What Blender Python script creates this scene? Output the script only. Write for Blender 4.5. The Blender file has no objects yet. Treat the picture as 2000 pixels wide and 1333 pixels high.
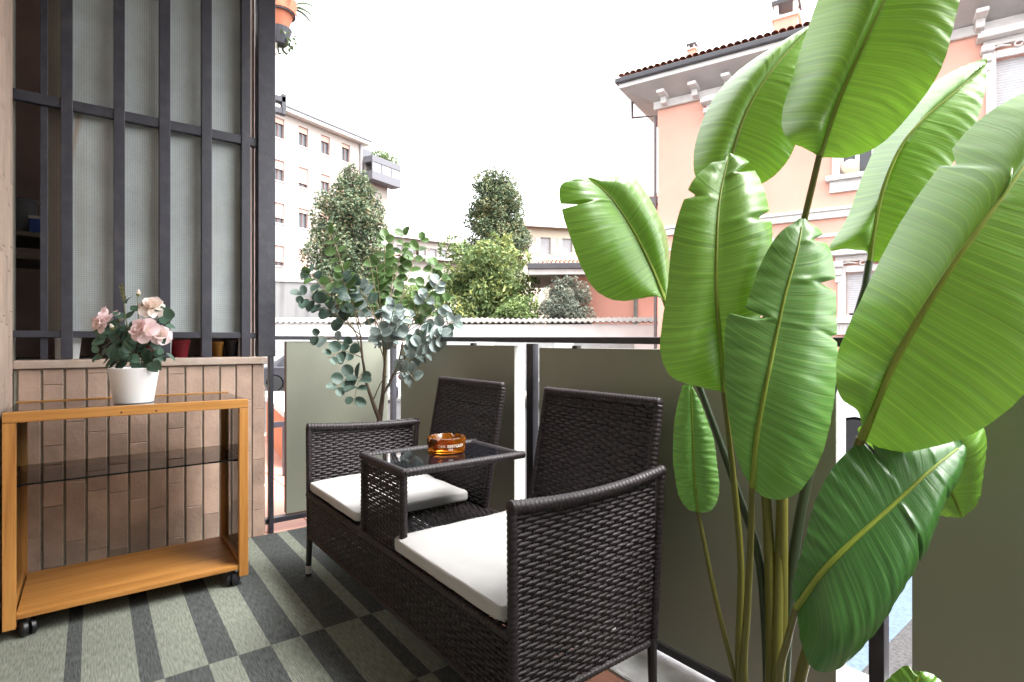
import bpy, bmesh, math, random
import numpy as np
from mathutils import Vector, Matrix, noise as mnoise

# ------------------------------------------------------------------ camera, sky, sun, exposure
sc = bpy.context.scene
R = math.radians
FWD = Vector((0.604, 0.797, 0.0)); RGT = Vector((0.797, -0.604, 0.0)); UP = Vector((0, 0, 1))
CAM = Vector((0, 0, 1.0)); F = 1080.0; CU, CV = 1000.0, 668.0
cam_d = bpy.data.cameras.new('camera'); cam = bpy.data.objects.new('camera', cam_d)
sc.collection.objects.link(cam); sc.camera = cam
cam.location = CAM
cam.rotation_euler = (R(90), 0, -math.atan2(FWD.x, FWD.y))
cam_d.sensor_width = 36.0; cam_d.lens = F / 2000 * 36
cam_d.shift_y = (CV - 666.5) / 2000
cam_d.clip_start = 0.02; cam_d.clip_end = 800

world = bpy.data.worlds.new('World'); sc.world = world; world.use_nodes = True
nt = world.node_tree; bg = nt.nodes['Background']
sky = nt.nodes.new('ShaderNodeTexSky'); sky.sky_type = 'NISHITA'; sky.sun_disc = False
SUN_EL, SUN_AZ = R(62), R(150)          # azimuth measured from +Y towards +X
sky.sun_elevation = SUN_EL; sky.sun_rotation = SUN_AZ
sky.air_density = 1.0; sky.dust_density = 4.0; sky.ozone_density = 1.0
hs = nt.nodes.new('ShaderNodeHueSaturation'); hs.inputs['Saturation'].default_value = 0.10   # overcast: the cloud layer has almost no blue
nt.links.new(sky.outputs[0], hs.inputs['Color']); nt.links.new(hs.outputs[0], bg.inputs['Color'])
bg.inputs['Strength'].default_value = 0.15
sun_d = bpy.data.lights.new('sun', 'SUN'); sun_d.energy = 0.9; sun_d.angle = R(35); sun_d.color = (1.0, 0.97, 0.93)
sun = bpy.data.objects.new('sun', sun_d); sc.collection.objects.link(sun)
sdir = Vector((math.sin(SUN_AZ) * math.cos(SUN_EL), math.cos(SUN_AZ) * math.cos(SUN_EL), math.sin(SUN_EL)))
sun.rotation_euler = sdir.to_track_quat('Z', 'Y').to_euler(); sun.location = (14, -14, 30)
sc.view_settings.view_transform = 'Standard'; sc.view_settings.look = 'None'
sc.view_settings.gamma = 1.0; sc.view_settings.use_curve_mapping = False
sc.view_settings.exposure = 2.95
sc.render.engine = 'CYCLES'
sc.cycles.use_denoising = True
sc.cycles.max_bounces = 10; sc.cycles.diffuse_bounces = 6; sc.cycles.transparent_max_bounces = 24
sc.cycles.caustics_reflective = False; sc.cycles.caustics_refractive = False
sc.cycles.sample_clamp_indirect = 6.0
random.seed(7); rng = np.random.default_rng(7)

# ------------------------------------------------------------------ pixel helpers (2000 x 1333 photograph)
def pt(u, v, t):
    return CAM + (FWD + RGT * ((u - CU) / F) + UP * ((CV - v) / F)) * t
def on_z(u, v, z=0.0):
    return pt(u, v, (CAM.z - z) * F / (v - CV))
def on_x(u, v, x):
    d = pt(u, v, 1) - CAM; return CAM + d * (x / d.x)
def on_y(u, v, y):
    d = pt(u, v, 1) - CAM; return CAM + d * (y / d.y)
def cw(X, Y, z=0.0):                        # right / forward metres to world
    v = RGT * X + FWD * Y; return Vector((v.x, v.y, z))

# ------------------------------------------------------------------ materials
def mat(name, col, rough=0.6, var=0.12, scale=6.0, bump=0.0, bscale=60.0, metal=0.0, spec=0.5, stretch=(1, 1, 1),
        rand=0.0, col2=None, detail=6.0, coat=0.0, rvar=0.0, sheen=0.0, dirt=0.0, dirtcol=(0.1, 0.09, 0.08), dscale=3.0):
    m = bpy.data.materials.new(name); m.use_nodes = True
    n = m.node_tree.nodes; l = m.node_tree.links
    p = n['Principled BSDF']
    tc = n.new('ShaderNodeTexCoord'); mp = n.new('ShaderNodeMapping')
    l.new(tc.outputs['Object'], mp.inputs['Vector']); mp.inputs['Scale'].default_value = stretch
    nz = n.new('ShaderNodeTexNoise'); nz.inputs['Scale'].default_value = scale; nz.inputs['Detail'].default_value = detail
    l.new(mp.outputs[0], nz.inputs['Vector'])
    cr = n.new('ShaderNodeValToRGB')
    c2 = col2 if col2 else tuple(min(1, c * (1 + var)) for c in col)
    c1 = tuple(c * (1 - var) for c in col)
    cr.color_ramp.elements[0].position = 0.3; cr.color_ramp.elements[1].position = 0.7
    cr.color_ramp.elements[0].color = (*c1, 1); cr.color_ramp.elements[1].color = (*c2, 1)
    l.new(nz.outputs['Fac'], cr.inputs['Fac'])
    out = cr.outputs['Color']
    if rand:
        oi = n.new('ShaderNodeObjectInfo'); mr = n.new('ShaderNodeMapRange')
        mr.inputs['To Min'].default_value = 1 - rand; mr.inputs['To Max'].default_value = 1 + rand
        l.new(oi.outputs['Random'], mr.inputs['Value'])
        h = n.new('ShaderNodeHueSaturation'); l.new(out, h.inputs['Color']); l.new(mr.outputs[0], h.inputs['Value'])
        out = h.outputs[0]
        # shift the noise for every copy
        add = n.new('ShaderNodeVectorMath'); add.operation = 'ADD'
        sc_ = n.new('ShaderNodeMath'); sc_.operation = 'MULTIPLY'; sc_.inputs[1].default_value = 37.0
        l.new(oi.outputs['Random'], sc_.inputs[0]); l.new(tc.outputs['Object'], add.inputs[0]); l.new(sc_.outputs[0], add.inputs[1])
        l.new(add.outputs[0], mp.inputs['Vector'])
    if dirt:
        dn = n.new('ShaderNodeTexNoise'); dn.inputs['Scale'].default_value = dscale; dn.inputs['Detail'].default_value = 8
        l.new(mp.outputs[0], dn.inputs['Vector'])
        dr = n.new('ShaderNodeMapRange'); dr.inputs['From Min'].default_value = 0.5; dr.inputs['From Max'].default_value = 0.75
        dr.inputs['To Max'].default_value = dirt
        l.new(dn.outputs['Fac'], dr.inputs['Value'])
        mx = n.new('ShaderNodeMix'); mx.data_type = 'RGBA'; l.new(dr.outputs[0], mx.inputs['Factor'])
        l.new(out, mx.inputs['A']); mx.inputs['B'].default_value = (*dirtcol, 1); out = mx.outputs['Result']
    l.new(out, p.inputs['Base Color'])
    p.inputs['Roughness'].default_value = rough; p.inputs['Metallic'].default_value = metal
    p.inputs['Specular IOR Level'].default_value = spec
    p.inputs['Coat Weight'].default_value = coat; p.inputs['Sheen Weight'].default_value = sheen
    if rvar:
        rr = n.new('ShaderNodeMapRange'); rr.inputs['To Min'].default_value = rough - rvar; rr.inputs['To Max'].default_value = rough + rvar
        l.new(nz.outputs['Fac'], rr.inputs['Value']); l.new(rr.outputs[0], p.inputs['Roughness'])
    if bump:
        bn = n.new('ShaderNodeTexNoise'); bn.inputs['Scale'].default_value = bscale; bn.inputs['Detail'].default_value = 8
        l.new(mp.outputs[0], bn.inputs['Vector'])
        b = n.new('ShaderNodeBump'); b.inputs['Strength'].default_value = bump; b.inputs['Distance'].default_value = 0.01
        l.new(bn.outputs['Fac'], b.inputs['Height']); l.new(b.outputs[0], p.inputs['Normal'])
    return m

def glass_mat(name, tint, rough=0.02, gloss=1.0):
    m = bpy.data.materials.new(name); m.use_nodes = True
    n = m.node_tree.nodes; l = m.node_tree.links; n.clear()
    o = n.new('ShaderNodeOutputMaterial'); t = n.new('ShaderNodeBsdfTransparent'); t.inputs['Color'].default_value = (*tint, 1)
    g = n.new('ShaderNodeBsdfGlossy'); g.inputs['Roughness'].default_value = rough; g.inputs['Color'].default_value = (gloss,) * 3 + (1,)
    fr = n.new('ShaderNodeFresnel'); fr.inputs['IOR'].default_value = 1.5
    mx = n.new('ShaderNodeMixShader'); l.new(fr.outputs[0], mx.inputs[0]); l.new(t.outputs[0], mx.inputs[1]); l.new(g.outputs[0], mx.inputs[2])
    l.new(mx.outputs[0], o.inputs['Surface']); return m

def leaf_mat(name, col, col2, trans=0.35, rough=0.4, veins=0.0, rand=0.15, spec=0.5, tcol=None, coat=0.0, back=None, scale=5.0):
    m = bpy.data.materials.new(name); m.use_nodes = True
    n = m.node_tree.nodes; l = m.node_tree.links
    p = n['Principled BSDF']; o = n['Material Output']
    tc = n.new('ShaderNodeTexCoord')
    nz = n.new('ShaderNodeTexNoise'); nz.inputs['Scale'].default_value = scale; l.new(tc.outputs['Object'], nz.inputs['Vector'])
    mx = n.new('ShaderNodeMix'); mx.data_type = 'RGBA'
    mx.inputs['A'].default_value = (*col, 1); mx.inputs['B'].default_value = (*col2, 1)
    mr0 = n.new('ShaderNodeMapRange'); mr0.inputs['From Min'].default_value = 0.32; mr0.inputs['From Max'].default_value = 0.68
    l.new(nz.outputs['Fac'], mr0.inputs['Value']); l.new(mr0.outputs[0], mx.inputs['Factor'])
    out = mx.outputs['Result']
    oi = n.new('ShaderNodeObjectInfo'); mr = n.new('ShaderNodeMapRange')
    mr.inputs['To Min'].default_value = 1 - rand; mr.inputs['To Max'].default_value = 1 + rand
    l.new(oi.outputs['Random'], mr.inputs['Value'])
    h = n.new('ShaderNodeHueSaturation'); l.new(out, h.inputs['Color']); l.new(mr.outputs[0], h.inputs['Value']); out = h.outputs[0]
    p.inputs['Roughness'].default_value = rough; p.inputs['Specular IOR Level'].default_value = spec
    p.inputs['Coat Weight'].default_value = coat; p.inputs['Coat Roughness'].default_value = 0.32
    if veins:
        uv = n.new('ShaderNodeUVMap'); sp = n.new('ShaderNodeSeparateXYZ'); l.new(uv.outputs[0], sp.inputs[0])
        # side veins: phase runs along the leaf and bends towards the tip near the edge
        ab = n.new('ShaderNodeMath'); ab.operation = 'ABSOLUTE'; l.new(sp.outputs['X'], ab.inputs[0])
        pw = n.new('ShaderNodeMath'); pw.operation = 'POWER'; pw.inputs[1].default_value = 1.6; l.new(ab.outputs[0], pw.inputs[0])
        ml = n.new('ShaderNodeMath'); ml.operation = 'MULTIPLY_ADD'; ml.inputs[1].default_value = -0.045
        l.new(pw.outputs[0], ml.inputs[0]); l.new(sp.outputs['Y'], ml.inputs[2])
        jit = n.new('ShaderNodeTexNoise'); jit.inputs['Scale'].default_value = 1.3; l.new(uv.outputs[0], jit.inputs['Vector'])
        j2 = n.new('ShaderNodeMath'); j2.operation = 'MULTIPLY_ADD'; j2.inputs[1].default_value = 0.014
        l.new(jit.outputs['Fac'], j2.inputs[0]); l.new(ml.outputs[0], j2.inputs[2])
        cmb = n.new('ShaderNodeCombineXYZ'); l.new(j2.outputs[0], cmb.inputs['X'])
        vn = n.new('ShaderNodeTexNoise'); vn.noise_dimensions = '1D'; vn.inputs['Scale'].default_value = veins * 1.3
        vn.inputs['Detail'].default_value = 3.0; vn.inputs['Roughness'].default_value = 0.7
        l.new(j2.outputs[0], vn.inputs['W'])
        wv = n.new('ShaderNodeMath'); wv.operation = 'SINE'
        fm = n.new('ShaderNodeMath'); fm.operation = 'MULTIPLY'; fm.inputs[1].default_value = veins * 6.283; l.new(j2.outputs[0], fm.inputs[0])
        l.new(fm.outputs[0], wv.inputs[0])
        thr = n.new('ShaderNodeMapRange'); thr.inputs['From Min'].default_value = 0.80; thr.inputs['From Max'].default_value = 1.0
        l.new(wv.outputs[0], thr.inputs['Value'])
        m2 = n.new('ShaderNodeMix'); m2.data_type = 'RGBA'; m2.blend_type = 'MIX'
        fa = n.new('ShaderNodeMath'); fa.operation = 'MULTIPLY'; fa.inputs[1].default_value = 0.45; l.new(thr.outputs[0], fa.inputs[0])
        l.new(fa.outputs[0], m2.inputs['Factor']); l.new(out, m2.inputs['A'])
        m2.inputs['B'].default_value = (min(1, col2[0] * 2.2), min(1, col2[1] * 1.5), col2[2] * 1.6, 1)
        m3 = n.new('ShaderNodeHueSaturation'); l.new(m2.outputs['Result'], m3.inputs['Color'])
        mv = n.new('ShaderNodeMapRange'); mv.inputs['From Min'].default_value = 0.25; mv.inputs['From Max'].default_value = 0.75
        mv.inputs['To Min'].default_value = 0.80; mv.inputs['To Max'].default_value = 1.20
        l.new(vn.outputs['Fac'], mv.inputs['Value']); l.new(mv.outputs[0], m3.inputs['Value']); out = m3.outputs[0]
        b = n.new('ShaderNodeBump'); b.inputs['Strength'].default_value = 0.35; b.inputs['Distance'].default_value = 0.0022
        l.new(vn.outputs['Fac'], b.inputs['Height']); l.new(b.outputs[0], p.inputs['Normal'])
    l.new(out, p.inputs['Base Color'])
    tr = n.new('ShaderNodeBsdfTranslucent')
    if tcol:
        tr.inputs['Color'].default_value = (*tcol, 1)
        if veins:
            mm = n.new('ShaderNodeMix'); mm.data_type = 'RGBA'; mm.blend_type = 'MULTIPLY'; mm.inputs['Factor'].default_value = 1.0
            gv = n.new('ShaderNodeCombineXYZ')
            for k in 'XYZ': l.new(mv.outputs[0], gv.inputs[k])
            mm.inputs['A'].default_value = (*tcol, 1); l.new(gv.outputs[0], mm.inputs['B']); l.new(mm.outputs['Result'], tr.inputs['Color'])
    else:
        l.new(out, tr.inputs['Color'])
    ms = n.new('ShaderNodeMixShader'); ms.inputs[0].default_value = trans
    l.new(p.outputs[0], ms.inputs[1]); l.new(tr.outputs[0], ms.inputs[2]); l.new(ms.outputs[0], o.inputs['Surface'])
    return m

# ------------------------------------------------------------------ mesh helpers
COL = sc.collection
WLOC = {}
def tag(o, label=None, cat=None, group=None, kind=None):
    if label: o['label'] = label
    if cat: o['category'] = cat
    if group: o['group'] = group
    if kind: o['kind'] = kind
    return o
def thing(name, label, cat, loc=(0, 0, 0), group=None):
    o = bpy.data.objects.new(name, None); COL.objects.link(o); o.location = loc; o.empty_display_size = 0.1
    WLOC[o] = Vector(loc); return tag(o, label, cat, group)
def link(name, me, parent=None, loc=None, rot=None):
    """loc in world metres"""
    o = bpy.data.objects.new(name, me); COL.objects.link(o)
    base = WLOC[parent] if parent else Vector((0, 0, 0))
    w = Vector(loc) if loc is not None else base
    if parent: o.parent = parent
    o.location = w - base
    if rot is not None: o.rotation_euler = rot
    WLOC[o] = w
    return o

class MB:
    def __init__(s): s.v = []; s.f = []; s.mi = []; s.cm = 0
    def add(s, vs, fs):
        b = len(s.v); s.v.extend([tuple(x) for x in vs]); s.f.extend([tuple(i + b for i in f) for f in fs]); s.mi.extend([s.cm] * len(fs)); return s
    def box(s, x0, x1, y0, y1, z0, z1):
        vs = [(x0, y0, z0), (x1, y0, z0), (x1, y1, z0), (x0, y1, z0), (x0, y0, z1), (x1, y0, z1), (x1, y1, z1), (x0, y1, z1)]
        return s.add(vs, [(3, 2, 1, 0), (4, 5, 6, 7), (0, 1, 5, 4), (1, 2, 6, 5), (2, 3, 7, 6), (3, 0, 4, 7)])
    def obox(s, o, a, b, c):
        """box from corner o with edge vectors a, b, c"""
        o, a, b, c = map(Vector, (o, a, b, c))
        vs = [o, o + a, o + a + b, o + b, o + c, o + a + c, o + a + b + c, o + b + c]
        return s.add(vs, [(3, 2, 1, 0), (4, 5, 6, 7), (0, 1, 5, 4), (1, 2, 6, 5), (2, 3, 7, 6), (3, 0, 4, 7)])
    def tube(s, pts, r, n=8, cap=True, wrap=0.0, wraplen=0.012):
        pts = [Vector(p) for p in pts]; k = len(pts)
        rr = r if isinstance(r, (list, tuple)) else [r] * k
        vs = []; fs = []; prev = None
        for i, p in enumerate(pts):
            d = (pts[min(i + 1, k - 1)] - pts[max(i - 1, 0)]).normalized()
            if prev is None:
                a = d.orthogonal().normalized()
            else:
                a = (prev - d * prev.dot(d)).normalized()
            prev = a; b = d.cross(a)
            for j in range(n):
                an = 2 * math.pi * j / n
                vs.append(p + (a * math.cos(an) + b * math.sin(an)) * rr[i])
        for i in range(k - 1):
            for j in range(n):
                fs.append((i * n + j, i * n + (j + 1) % n, (i + 1) * n + (j + 1) % n, (i + 1) * n + j))
        if cap:
            fs.append(tuple(range(n - 1, -1, -1))); fs.append(tuple((k - 1) * n + j for j in range(n)))
        return s.add(vs, fs)
    def wrapped(s, a, b, r, n=10, step=0.013, sag=0.0):
        a, b = Vector(a), Vector(b); L = (b - a).length; k = max(2, int(L / step)); pts = []; rr = []
        for i in range(k):
            for q, m in ((0.06, 0.90), (0.3, 1.0), (0.7, 1.0), (0.94, 0.90)):
                f = (i + q) / k
                pts.append(a.lerp(b, f) - UP * (sag * 4 * f * (1 - f))); rr.append(r * m)
        return s.tube(pts, rr, n)
    def lathe(s, prof, c, n=32, axis='Z', cap0=True, cap1=True):
        c = Vector(c); vs = []; fs = []; k = len(prof)
        for r, h in prof:
            for j in range(n):
                an = 2 * math.pi * j / n; x, y = r * math.cos(an), r * math.sin(an)
                vs.append(c + (Vector((x, y, h)) if axis == 'Z' else Vector((x, h, y)) if axis == 'Y' else Vector((h, x, y))))
        for i in range(k - 1):
            for j in range(n):
                fs.append((i * n + j, i * n + (j + 1) % n, (i + 1) * n + (j + 1) % n, (i + 1) * n + j))
        if cap0: fs.append(tuple(range(n - 1, -1, -1)))
        if cap1: fs.append(tuple((k - 1) * n + j for j in range(n)))
        return s.add(vs, fs)
    def prism(s, poly, ext):
        """poly: list of 3-D points, ext: extrusion vector"""
        poly = [Vector(p) for p in poly]; e = Vector(ext); n = len(poly)
        return s.add(poly + [p + e for p in poly], [tuple(range(n - 1, -1, -1)), tuple(range(n, 2 * n))] + [(i, (i + 1) % n, n + (i + 1) % n, n + i) for i in range(n)])
    def mesh(s, name, mats, origin=(0, 0, 0), smooth=False, fix=True):
        me = bpy.data.meshes.new(name); o = Vector(origin)
        me.from_pydata([(x - o.x, y - o.y, z - o.z) for x, y, z in s.v], [], s.f)
        mats = mats if isinstance(mats, (list, tuple)) else [mats]
        for m in mats: me.materials.append(m)
        if len(mats) > 1: me.polygons.foreach_set('material_index', s.mi)
        if fix:
            bm = bmesh.new(); bm.from_mesh(me); bmesh.ops.recalc_face_normals(bm, faces=bm.faces); bm.to_mesh(me); bm.free()
        if smooth: me.polygons.foreach_set('use_smooth', [True] * len(me.polygons))
        me.update(); return me
    def build(s, name, mats, parent=None, origin=None, smooth=False, bevel=0.0, seg=2, fix=True, angle=True):
        o = WLOC[parent] if parent else Vector(origin if origin is not None else (0, 0, 0))
        ob = link(name, s.mesh(name, mats, o, smooth, fix), parent, o)
        if smooth and angle: shade_angle(ob.data)
        if bevel:
            md = ob.modifiers.new('bevel', 'BEVEL'); md.width = bevel; md.segments = seg; md.limit_method = 'ANGLE'; md.angle_limit = R(40)
        return ob
def shade_angle(me, ang=38):
    bm = bmesh.new(); bm.from_mesh(me)
    for e in bm.edges:
        if len(e.link_faces) == 2 and e.calc_face_angle(0) > R(ang): e.smooth = False
    bm.to_mesh(me); bm.free()
def catmull(P, n):
    P = [np.array(p, float) for p in P]; Q = [2 * P[0] - P[1]] + P + [2 * P[-1] - P[-2]]; out = []
    for i in range(1, len(Q) - 2):
        for k in range(24):
            t = k / 24; a, b, c, d = Q[i - 1], Q[i], Q[i + 1], Q[i + 2]
            out.append(0.5 * ((2 * b) + (-a + c) * t + (2 * a - 5 * b + 4 * c - d) * t * t + (-a + 3 * b - 3 * c + d) * t ** 3))
    out.append(P[-1]); out = np.array(out)
    L = np.concatenate([[0], np.cumsum(np.linalg.norm(np.diff(out[:, :2], axis=0), axis=1))]); L /= L[-1]
    s = np.linspace(0, 1, n)
    return np.stack([np.interp(s, L, out[:, k]) for k in range(out.shape[1])], 1)
# ------------------------------------------------------------------ material set
M = dict(
    asphalt=mat('asphalt', (0.042, 0.040, 0.041), 0.9, 0.6, 45, 0.6, 300),
    concrete=mat('concrete', (0.42, 0.40, 0.38), 0.9, 0.18, 3, 0.3, 90, dirt=0.5, dirtcol=(0.16, 0.15, 0.14), dscale=1.2),
    stone=mat('pale_stone', (0.72, 0.71, 0.71), 0.65, 0.28, 14, 0.12, 120, dirt=0.55, dirtcol=(0.27, 0.26, 0.27), dscale=9),
    terra=mat('terracotta_tile', (0.33, 0.15, 0.10), 0.55, 0.16, 5, 0.12, 90, rand=0.12),
    terra_pink=mat('pink_terrace_tile', (0.50, 0.26, 0.20), 0.6, 0.12, 4, 0.1, 90, rand=0.07),
    grout=mat('grout', (0.30, 0.28, 0.235), 0.95, 0.15, 20, 0.4, 150),
    klinker=mat('brown_klinker', (0.43, 0.305, 0.235), 0.62, 0.17, 7, 0.22, 60, rand=0.09, dirt=0.4, dirtcol=(0.17, 0.125, 0.10), dscale=6),
    klinker2=mat('pale_klinker', (0.47, 0.365, 0.29), 0.62, 0.13, 7, 0.22, 60, rand=0.06, dirt=0.3, dirtcol=(0.27, 0.2, 0.15), dscale=5),
    coping=mat('coping', (0.40, 0.31, 0.25), 0.6, 0.15, 9, 0.25, 80, dirt=0.3, dirtcol=(0.6, 0.58, 0.55), dscale=11),
    iron=mat('dark_iron', (0.028, 0.028, 0.040), 0.45, 0.2, 12, 0.10, 120, dirt=0.35, dirtcol=(0.09, 0.085, 0.09), dscale=18, rvar=0.1),
    iron_rail=mat('dark_rail', (0.040, 0.039, 0.050), 0.38, 0.2, 12, 0.08, 120, rvar=0.1),
    panel=mat('sage_panel', (0.315, 0.33, 0.265), 0.55, 0.06, 2.5, 0.05, 25, rvar=0.08),
    panel_edge=mat('cream_panel_edge', (0.40, 0.405, 0.37), 0.5, 0.05, 6),
    white=mat('white_plaster', (0.72, 0.71, 0.70), 0.9, 0.07, 1.2, 0.15, 60, dirt=0.25, dirtcol=(0.4, 0.38, 0.36), dscale=0.8),
    ceil=mat('ceiling_plaster', (0.72, 0.70, 0.67), 0.9, 0.05, 2, 0.1, 60),
    dark=mat('storage_dark', (0.05, 0.045, 0.042), 0.9, 0.2, 4),
    storewall=mat('storage_wall', (0.42, 0.32, 0.28), 0.9, 0.2, 3),
)

# ------------------------------------------------------------------ ground and street
mb = MB(); n = 40
g = [[(x, y, -1.0) for x in np.linspace(-350, 350, n)] for y in np.linspace(-350, 350, n)]
mb.add([p for r in g for p in r], [(j * n + i, j * n + i + 1, (j + 1) * n + i + 1, (j + 1) * n + i) for j in range(n - 1) for i in range(n - 1)])
street = tag(mb.build('street', M['asphalt'], fix=False), 'grey asphalt street below the balcony', None, kind='structure')
WLOC[street] = Vector((0, 0, 0))
blue = mat('blue_road_paint', (0.060, 0.092, 0.13), 0.8, 0.25, 30, 0.2, 200)
a0 = on_z(1680, 1258, -1); a1 = on_z(1778, 1165, -1); d = (a1 - a0).normalized(); w = Vector((-d.y, d.x, 0)) * 0.12
mb = MB(); p0 = a0 - d * 1.2; p1 = a1 + d * 3.2
mb.add([p0 - w + UP * 0.004, p1 - w + UP * 0.004, p1 + w + UP * 0.004, p0 + w + UP * 0.004], [(0, 1, 2, 3)])
mb.build('painted_line', blue, street, fix=False)

# pale pavement at the far side of the street
mb = MB(); c = cw(-6, 19.2); mb.obox(c - Vector((0, 0, 1.004 - 0.01)) - RGT * 14, RGT * 32, FWD * 1.9, UP * 0.11)
pav = tag(mb.build('pavement', M['concrete']), 'pale concrete pavement along the garage wall', None, kind='structure')

# ------------------------------------------------------------------ balcony floor, ceiling
YW, XR, YE = 3.05, 1.43, 3.10         # tiled wall face, long railing, end railing
mb = MB(); mb.box(-0.60, 1.86, -2.0, 3.32, -1.0, -0.012)
floor = tag(mb.build('balcony_floor', M['grout']), 'balcony floor slab', None, kind='structure')
WLOC[floor] = Vector((0, 0, 0))
def tile_mesh(w, h, t, m, bev=0.0025, name='tile'):
    mb = MB(); b = bev
    x, y = w / 2, h / 2
    vs = [(-x, -y, 0), (x, -y, 0), (x, y, 0), (-x, y, 0), (-x, -y, t - b), (x, -y, t - b), (x, y, t - b), (-x, y, t - b),
          (-x + b, -y + b, t), (x - b, -y + b, t), (x - b, y - b, t), (-x + b, y - b, t)]
    mb.add(vs, [(0, 1, 5, 4), (1, 2, 6, 5), (2, 3, 7, 6), (3, 0, 4, 7), (4, 5, 9, 8), (5, 6, 10, 9), (6, 7, 11, 10), (7, 4, 8, 11), (8, 9, 10, 11)])
    return mb.mesh(name, m)
tm = tile_mesh(0.294, 0.294, 0.012, M['terra'])
for i in range(5):
    for j in range(12):
        x = 1.105 - i * 0.3; y = 2.905 - j * 0.3
        if x - 0.15 < -0.35: continue
        link('floor_tile', tm, floor, (x, y, -0.012))
tm2 = tile_mesh(0.294, 0.24, 0.012, M['terra_pink'])
for i in range(5): link('floor_tile', tm2, floor, (1.105 - i * 0.3, 3.18, -0.012))
sm = tile_mesh(0.59, 0.895, 0.013, M['stone'], 0.004)
for j in range(6): link('stone_slab', sm, floor, (1.56, 2.87 - j * 0.9, -0.012))

mb = MB(); mb.box(-0.60, 1.46, -2.0, 3.04, 3.17, 3.37)
ceil = tag(mb.build('ceiling', M['ceil']), 'plastered underside of the balcony above', None, kind='structure')

mb = MB(); mb.box(-9.0, -0.602, -7.0, 6.5, -1.0, 9.5); mb.box(-0.60, -0.27, -7.0, 3.10, 3.372, 9.5)
tag(mb.build('house_block', M['white'], origin=(-5, 0, -1)), 'the apartment house that carries the balcony, unseen, upper storeys added to block sun', 'house')  # storeys above the balcony are unseen, raised to stop sun coming over the top
# ------------------------------------------------------------------ brown tiled parapet wall below the grate
t = thing('tiled_wall', 'low wall of tall brown clinker tiles behind the wooden trolley', 'wall', (0.22, YW, 0))
mb = MB(); mb.box(-0.26, 0.704, YW, YW + 0.16, 0, 0.885); mb.build('wall_core', M['grout'], t)
us = [33, 81.5, 126, 168.5, 211, 251.5, 289.5, 326, 361, 395.5, 428.5, 460, 492]
xs = [on_y(u, 700, YW).x for u in us]
TW = 0.0745; TH = 0.258
km = {}
def klink(x0, x1, z0, z1, parent, m, y=YW, name='tile', face='y'):
    w, h = round(x1 - x0, 4), round(z1 - z0, 4); key = (w, h, m.name)
    if key not in km: km[key] = tile_mesh(w, h, 0.007, m, 0.0022)
    return km[key]
phase = [0.08, 0.215, 0.12, 0.17, 0.19, 0.235, 0.03, 0.185, 0.05, 0.10, 0.155, 0.07, 0.12]
for i, x in enumerate(xs):
    x1 = xs[i + 1] if i + 1 < len(xs) else 0.704
    z = -phase[i % 13]
    while z < 0.882:
        z0, z1 = max(z, 0.002), min(z + TH, 0.883)
        if z1 - z0 > 0.02:
            me = klink(x + 0.004, x1 - 0.004 if x1 < 0.70 else x1, z0 + 0.0007, z1 - 0.0007, t, M['klinker'])
            link('tile', me, t, ((x + (x1 if x1 >= 0.70 else x1)) / 2, YW, (z0 + z1) / 2), (R(90) + random.uniform(-.006, .006), 0, random.uniform(-.008, .008)))
        z += TH
mb = MB(); mb.box(-0.262, 0.716, YW - 0.022, YW + 0.17, 0.887, 0.922); mb.build('coping', M['coping'], t, bevel=0.004)
# right return of the wall
for z0 in (0.002, 0.26, 0.52):
    me = klink(0, 0.152, z0, z0 + 0.25, t, M['klinker'])
    link('tile', me, t, (0.704, YW + 0.08, z0 + 0.127), (R(90), 0, R(90)))

# ------------------------------------------------------------------ house wall (left) with pale tiles
t = thing('house_wall', 'pale pinkish tiled house wall at the left edge', 'wall', (-0.27, 1.0, 0))
mb = MB(); mb.box(-0.60, -0.268, -2.0, 3.23, 0, 3.168); mb.build('wall_core', M['grout'], t)
w = 0.0775
for i in range(19):
    y = YW - 0.02 - w / 2 - i * w
    z = -random.uniform(0, 0.25)
    while z < 3.05:
        z0, z1 = max(z, 0.002), min(z + TH, 3.055)
        if z1 - z0 > 0.02:
            me = klink(0, w - 0.004, z0 + 0.0007, z1 - 0.0007, t, M['klinker2'])
            link('tile', me, t, (-0.268, y, (z0 + z1) / 2), (R(90), 0, R(90)))
        z += TH

mb = MB(); mb.box(-0.26, 1.46, -1.42, -1.30, 0.0, 3.168)
tag(mb.build('light_blocking_wall', M['ceil'], origin=(0.6, -1.36, 0)), 'added unseen wall behind the viewer, blocking light from the balcony end', 'wall')  # unseen wall, added to keep light out at the open end

# ------------------------------------------------------------------ iron security grate
t = thing('security_grate', 'dark iron window grate with tall vertical bars above the tiled wall', 'grate', (0.22, YW, 0.92))
YG = YW + 0.015
def gx(u): return on_y(u, 400, YG).x
for k, (u0, u1) in enumerate([(77, 90), (118.5, 142), (222, 244), (311, 333), (394, 414), (472, 489)]):
    x0, x1 = gx(u0), gx(u1); z0 = 0.924
    mb = MB(); mb.box(x0, x1 if k else x0 + 0.026, YG + (0.03 if k == 0 else 0), YG + 0.042, z0, 3.225); mb.build('bar', M['iron'], t, bevel=0.002)
mb = MB(); mb.box(gx(503), gx(537), YG - 0.012, YG + 0.06, 0.924, 3.225); mb.build('post', M['iron'], t, bevel=0.003)
for z0, z1 in ((2.008, 2.052), (1.018, 1.047)):
    mb = MB(); mb.box(-0.266, gx(503), YG + 0.008, YG + 0.038, z0, z1); mb.build('crossbar', M['iron'], t, bevel=0.002)
mb = MB(); mb.box(gx(497), gx(500), YG + 0.045, YG + 0.055, 0.924, 3.225); mb.build('edge_strip', mat('strip', (0.2, 0.16, 0.15), 0.6, 0.5, 9), t)

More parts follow.
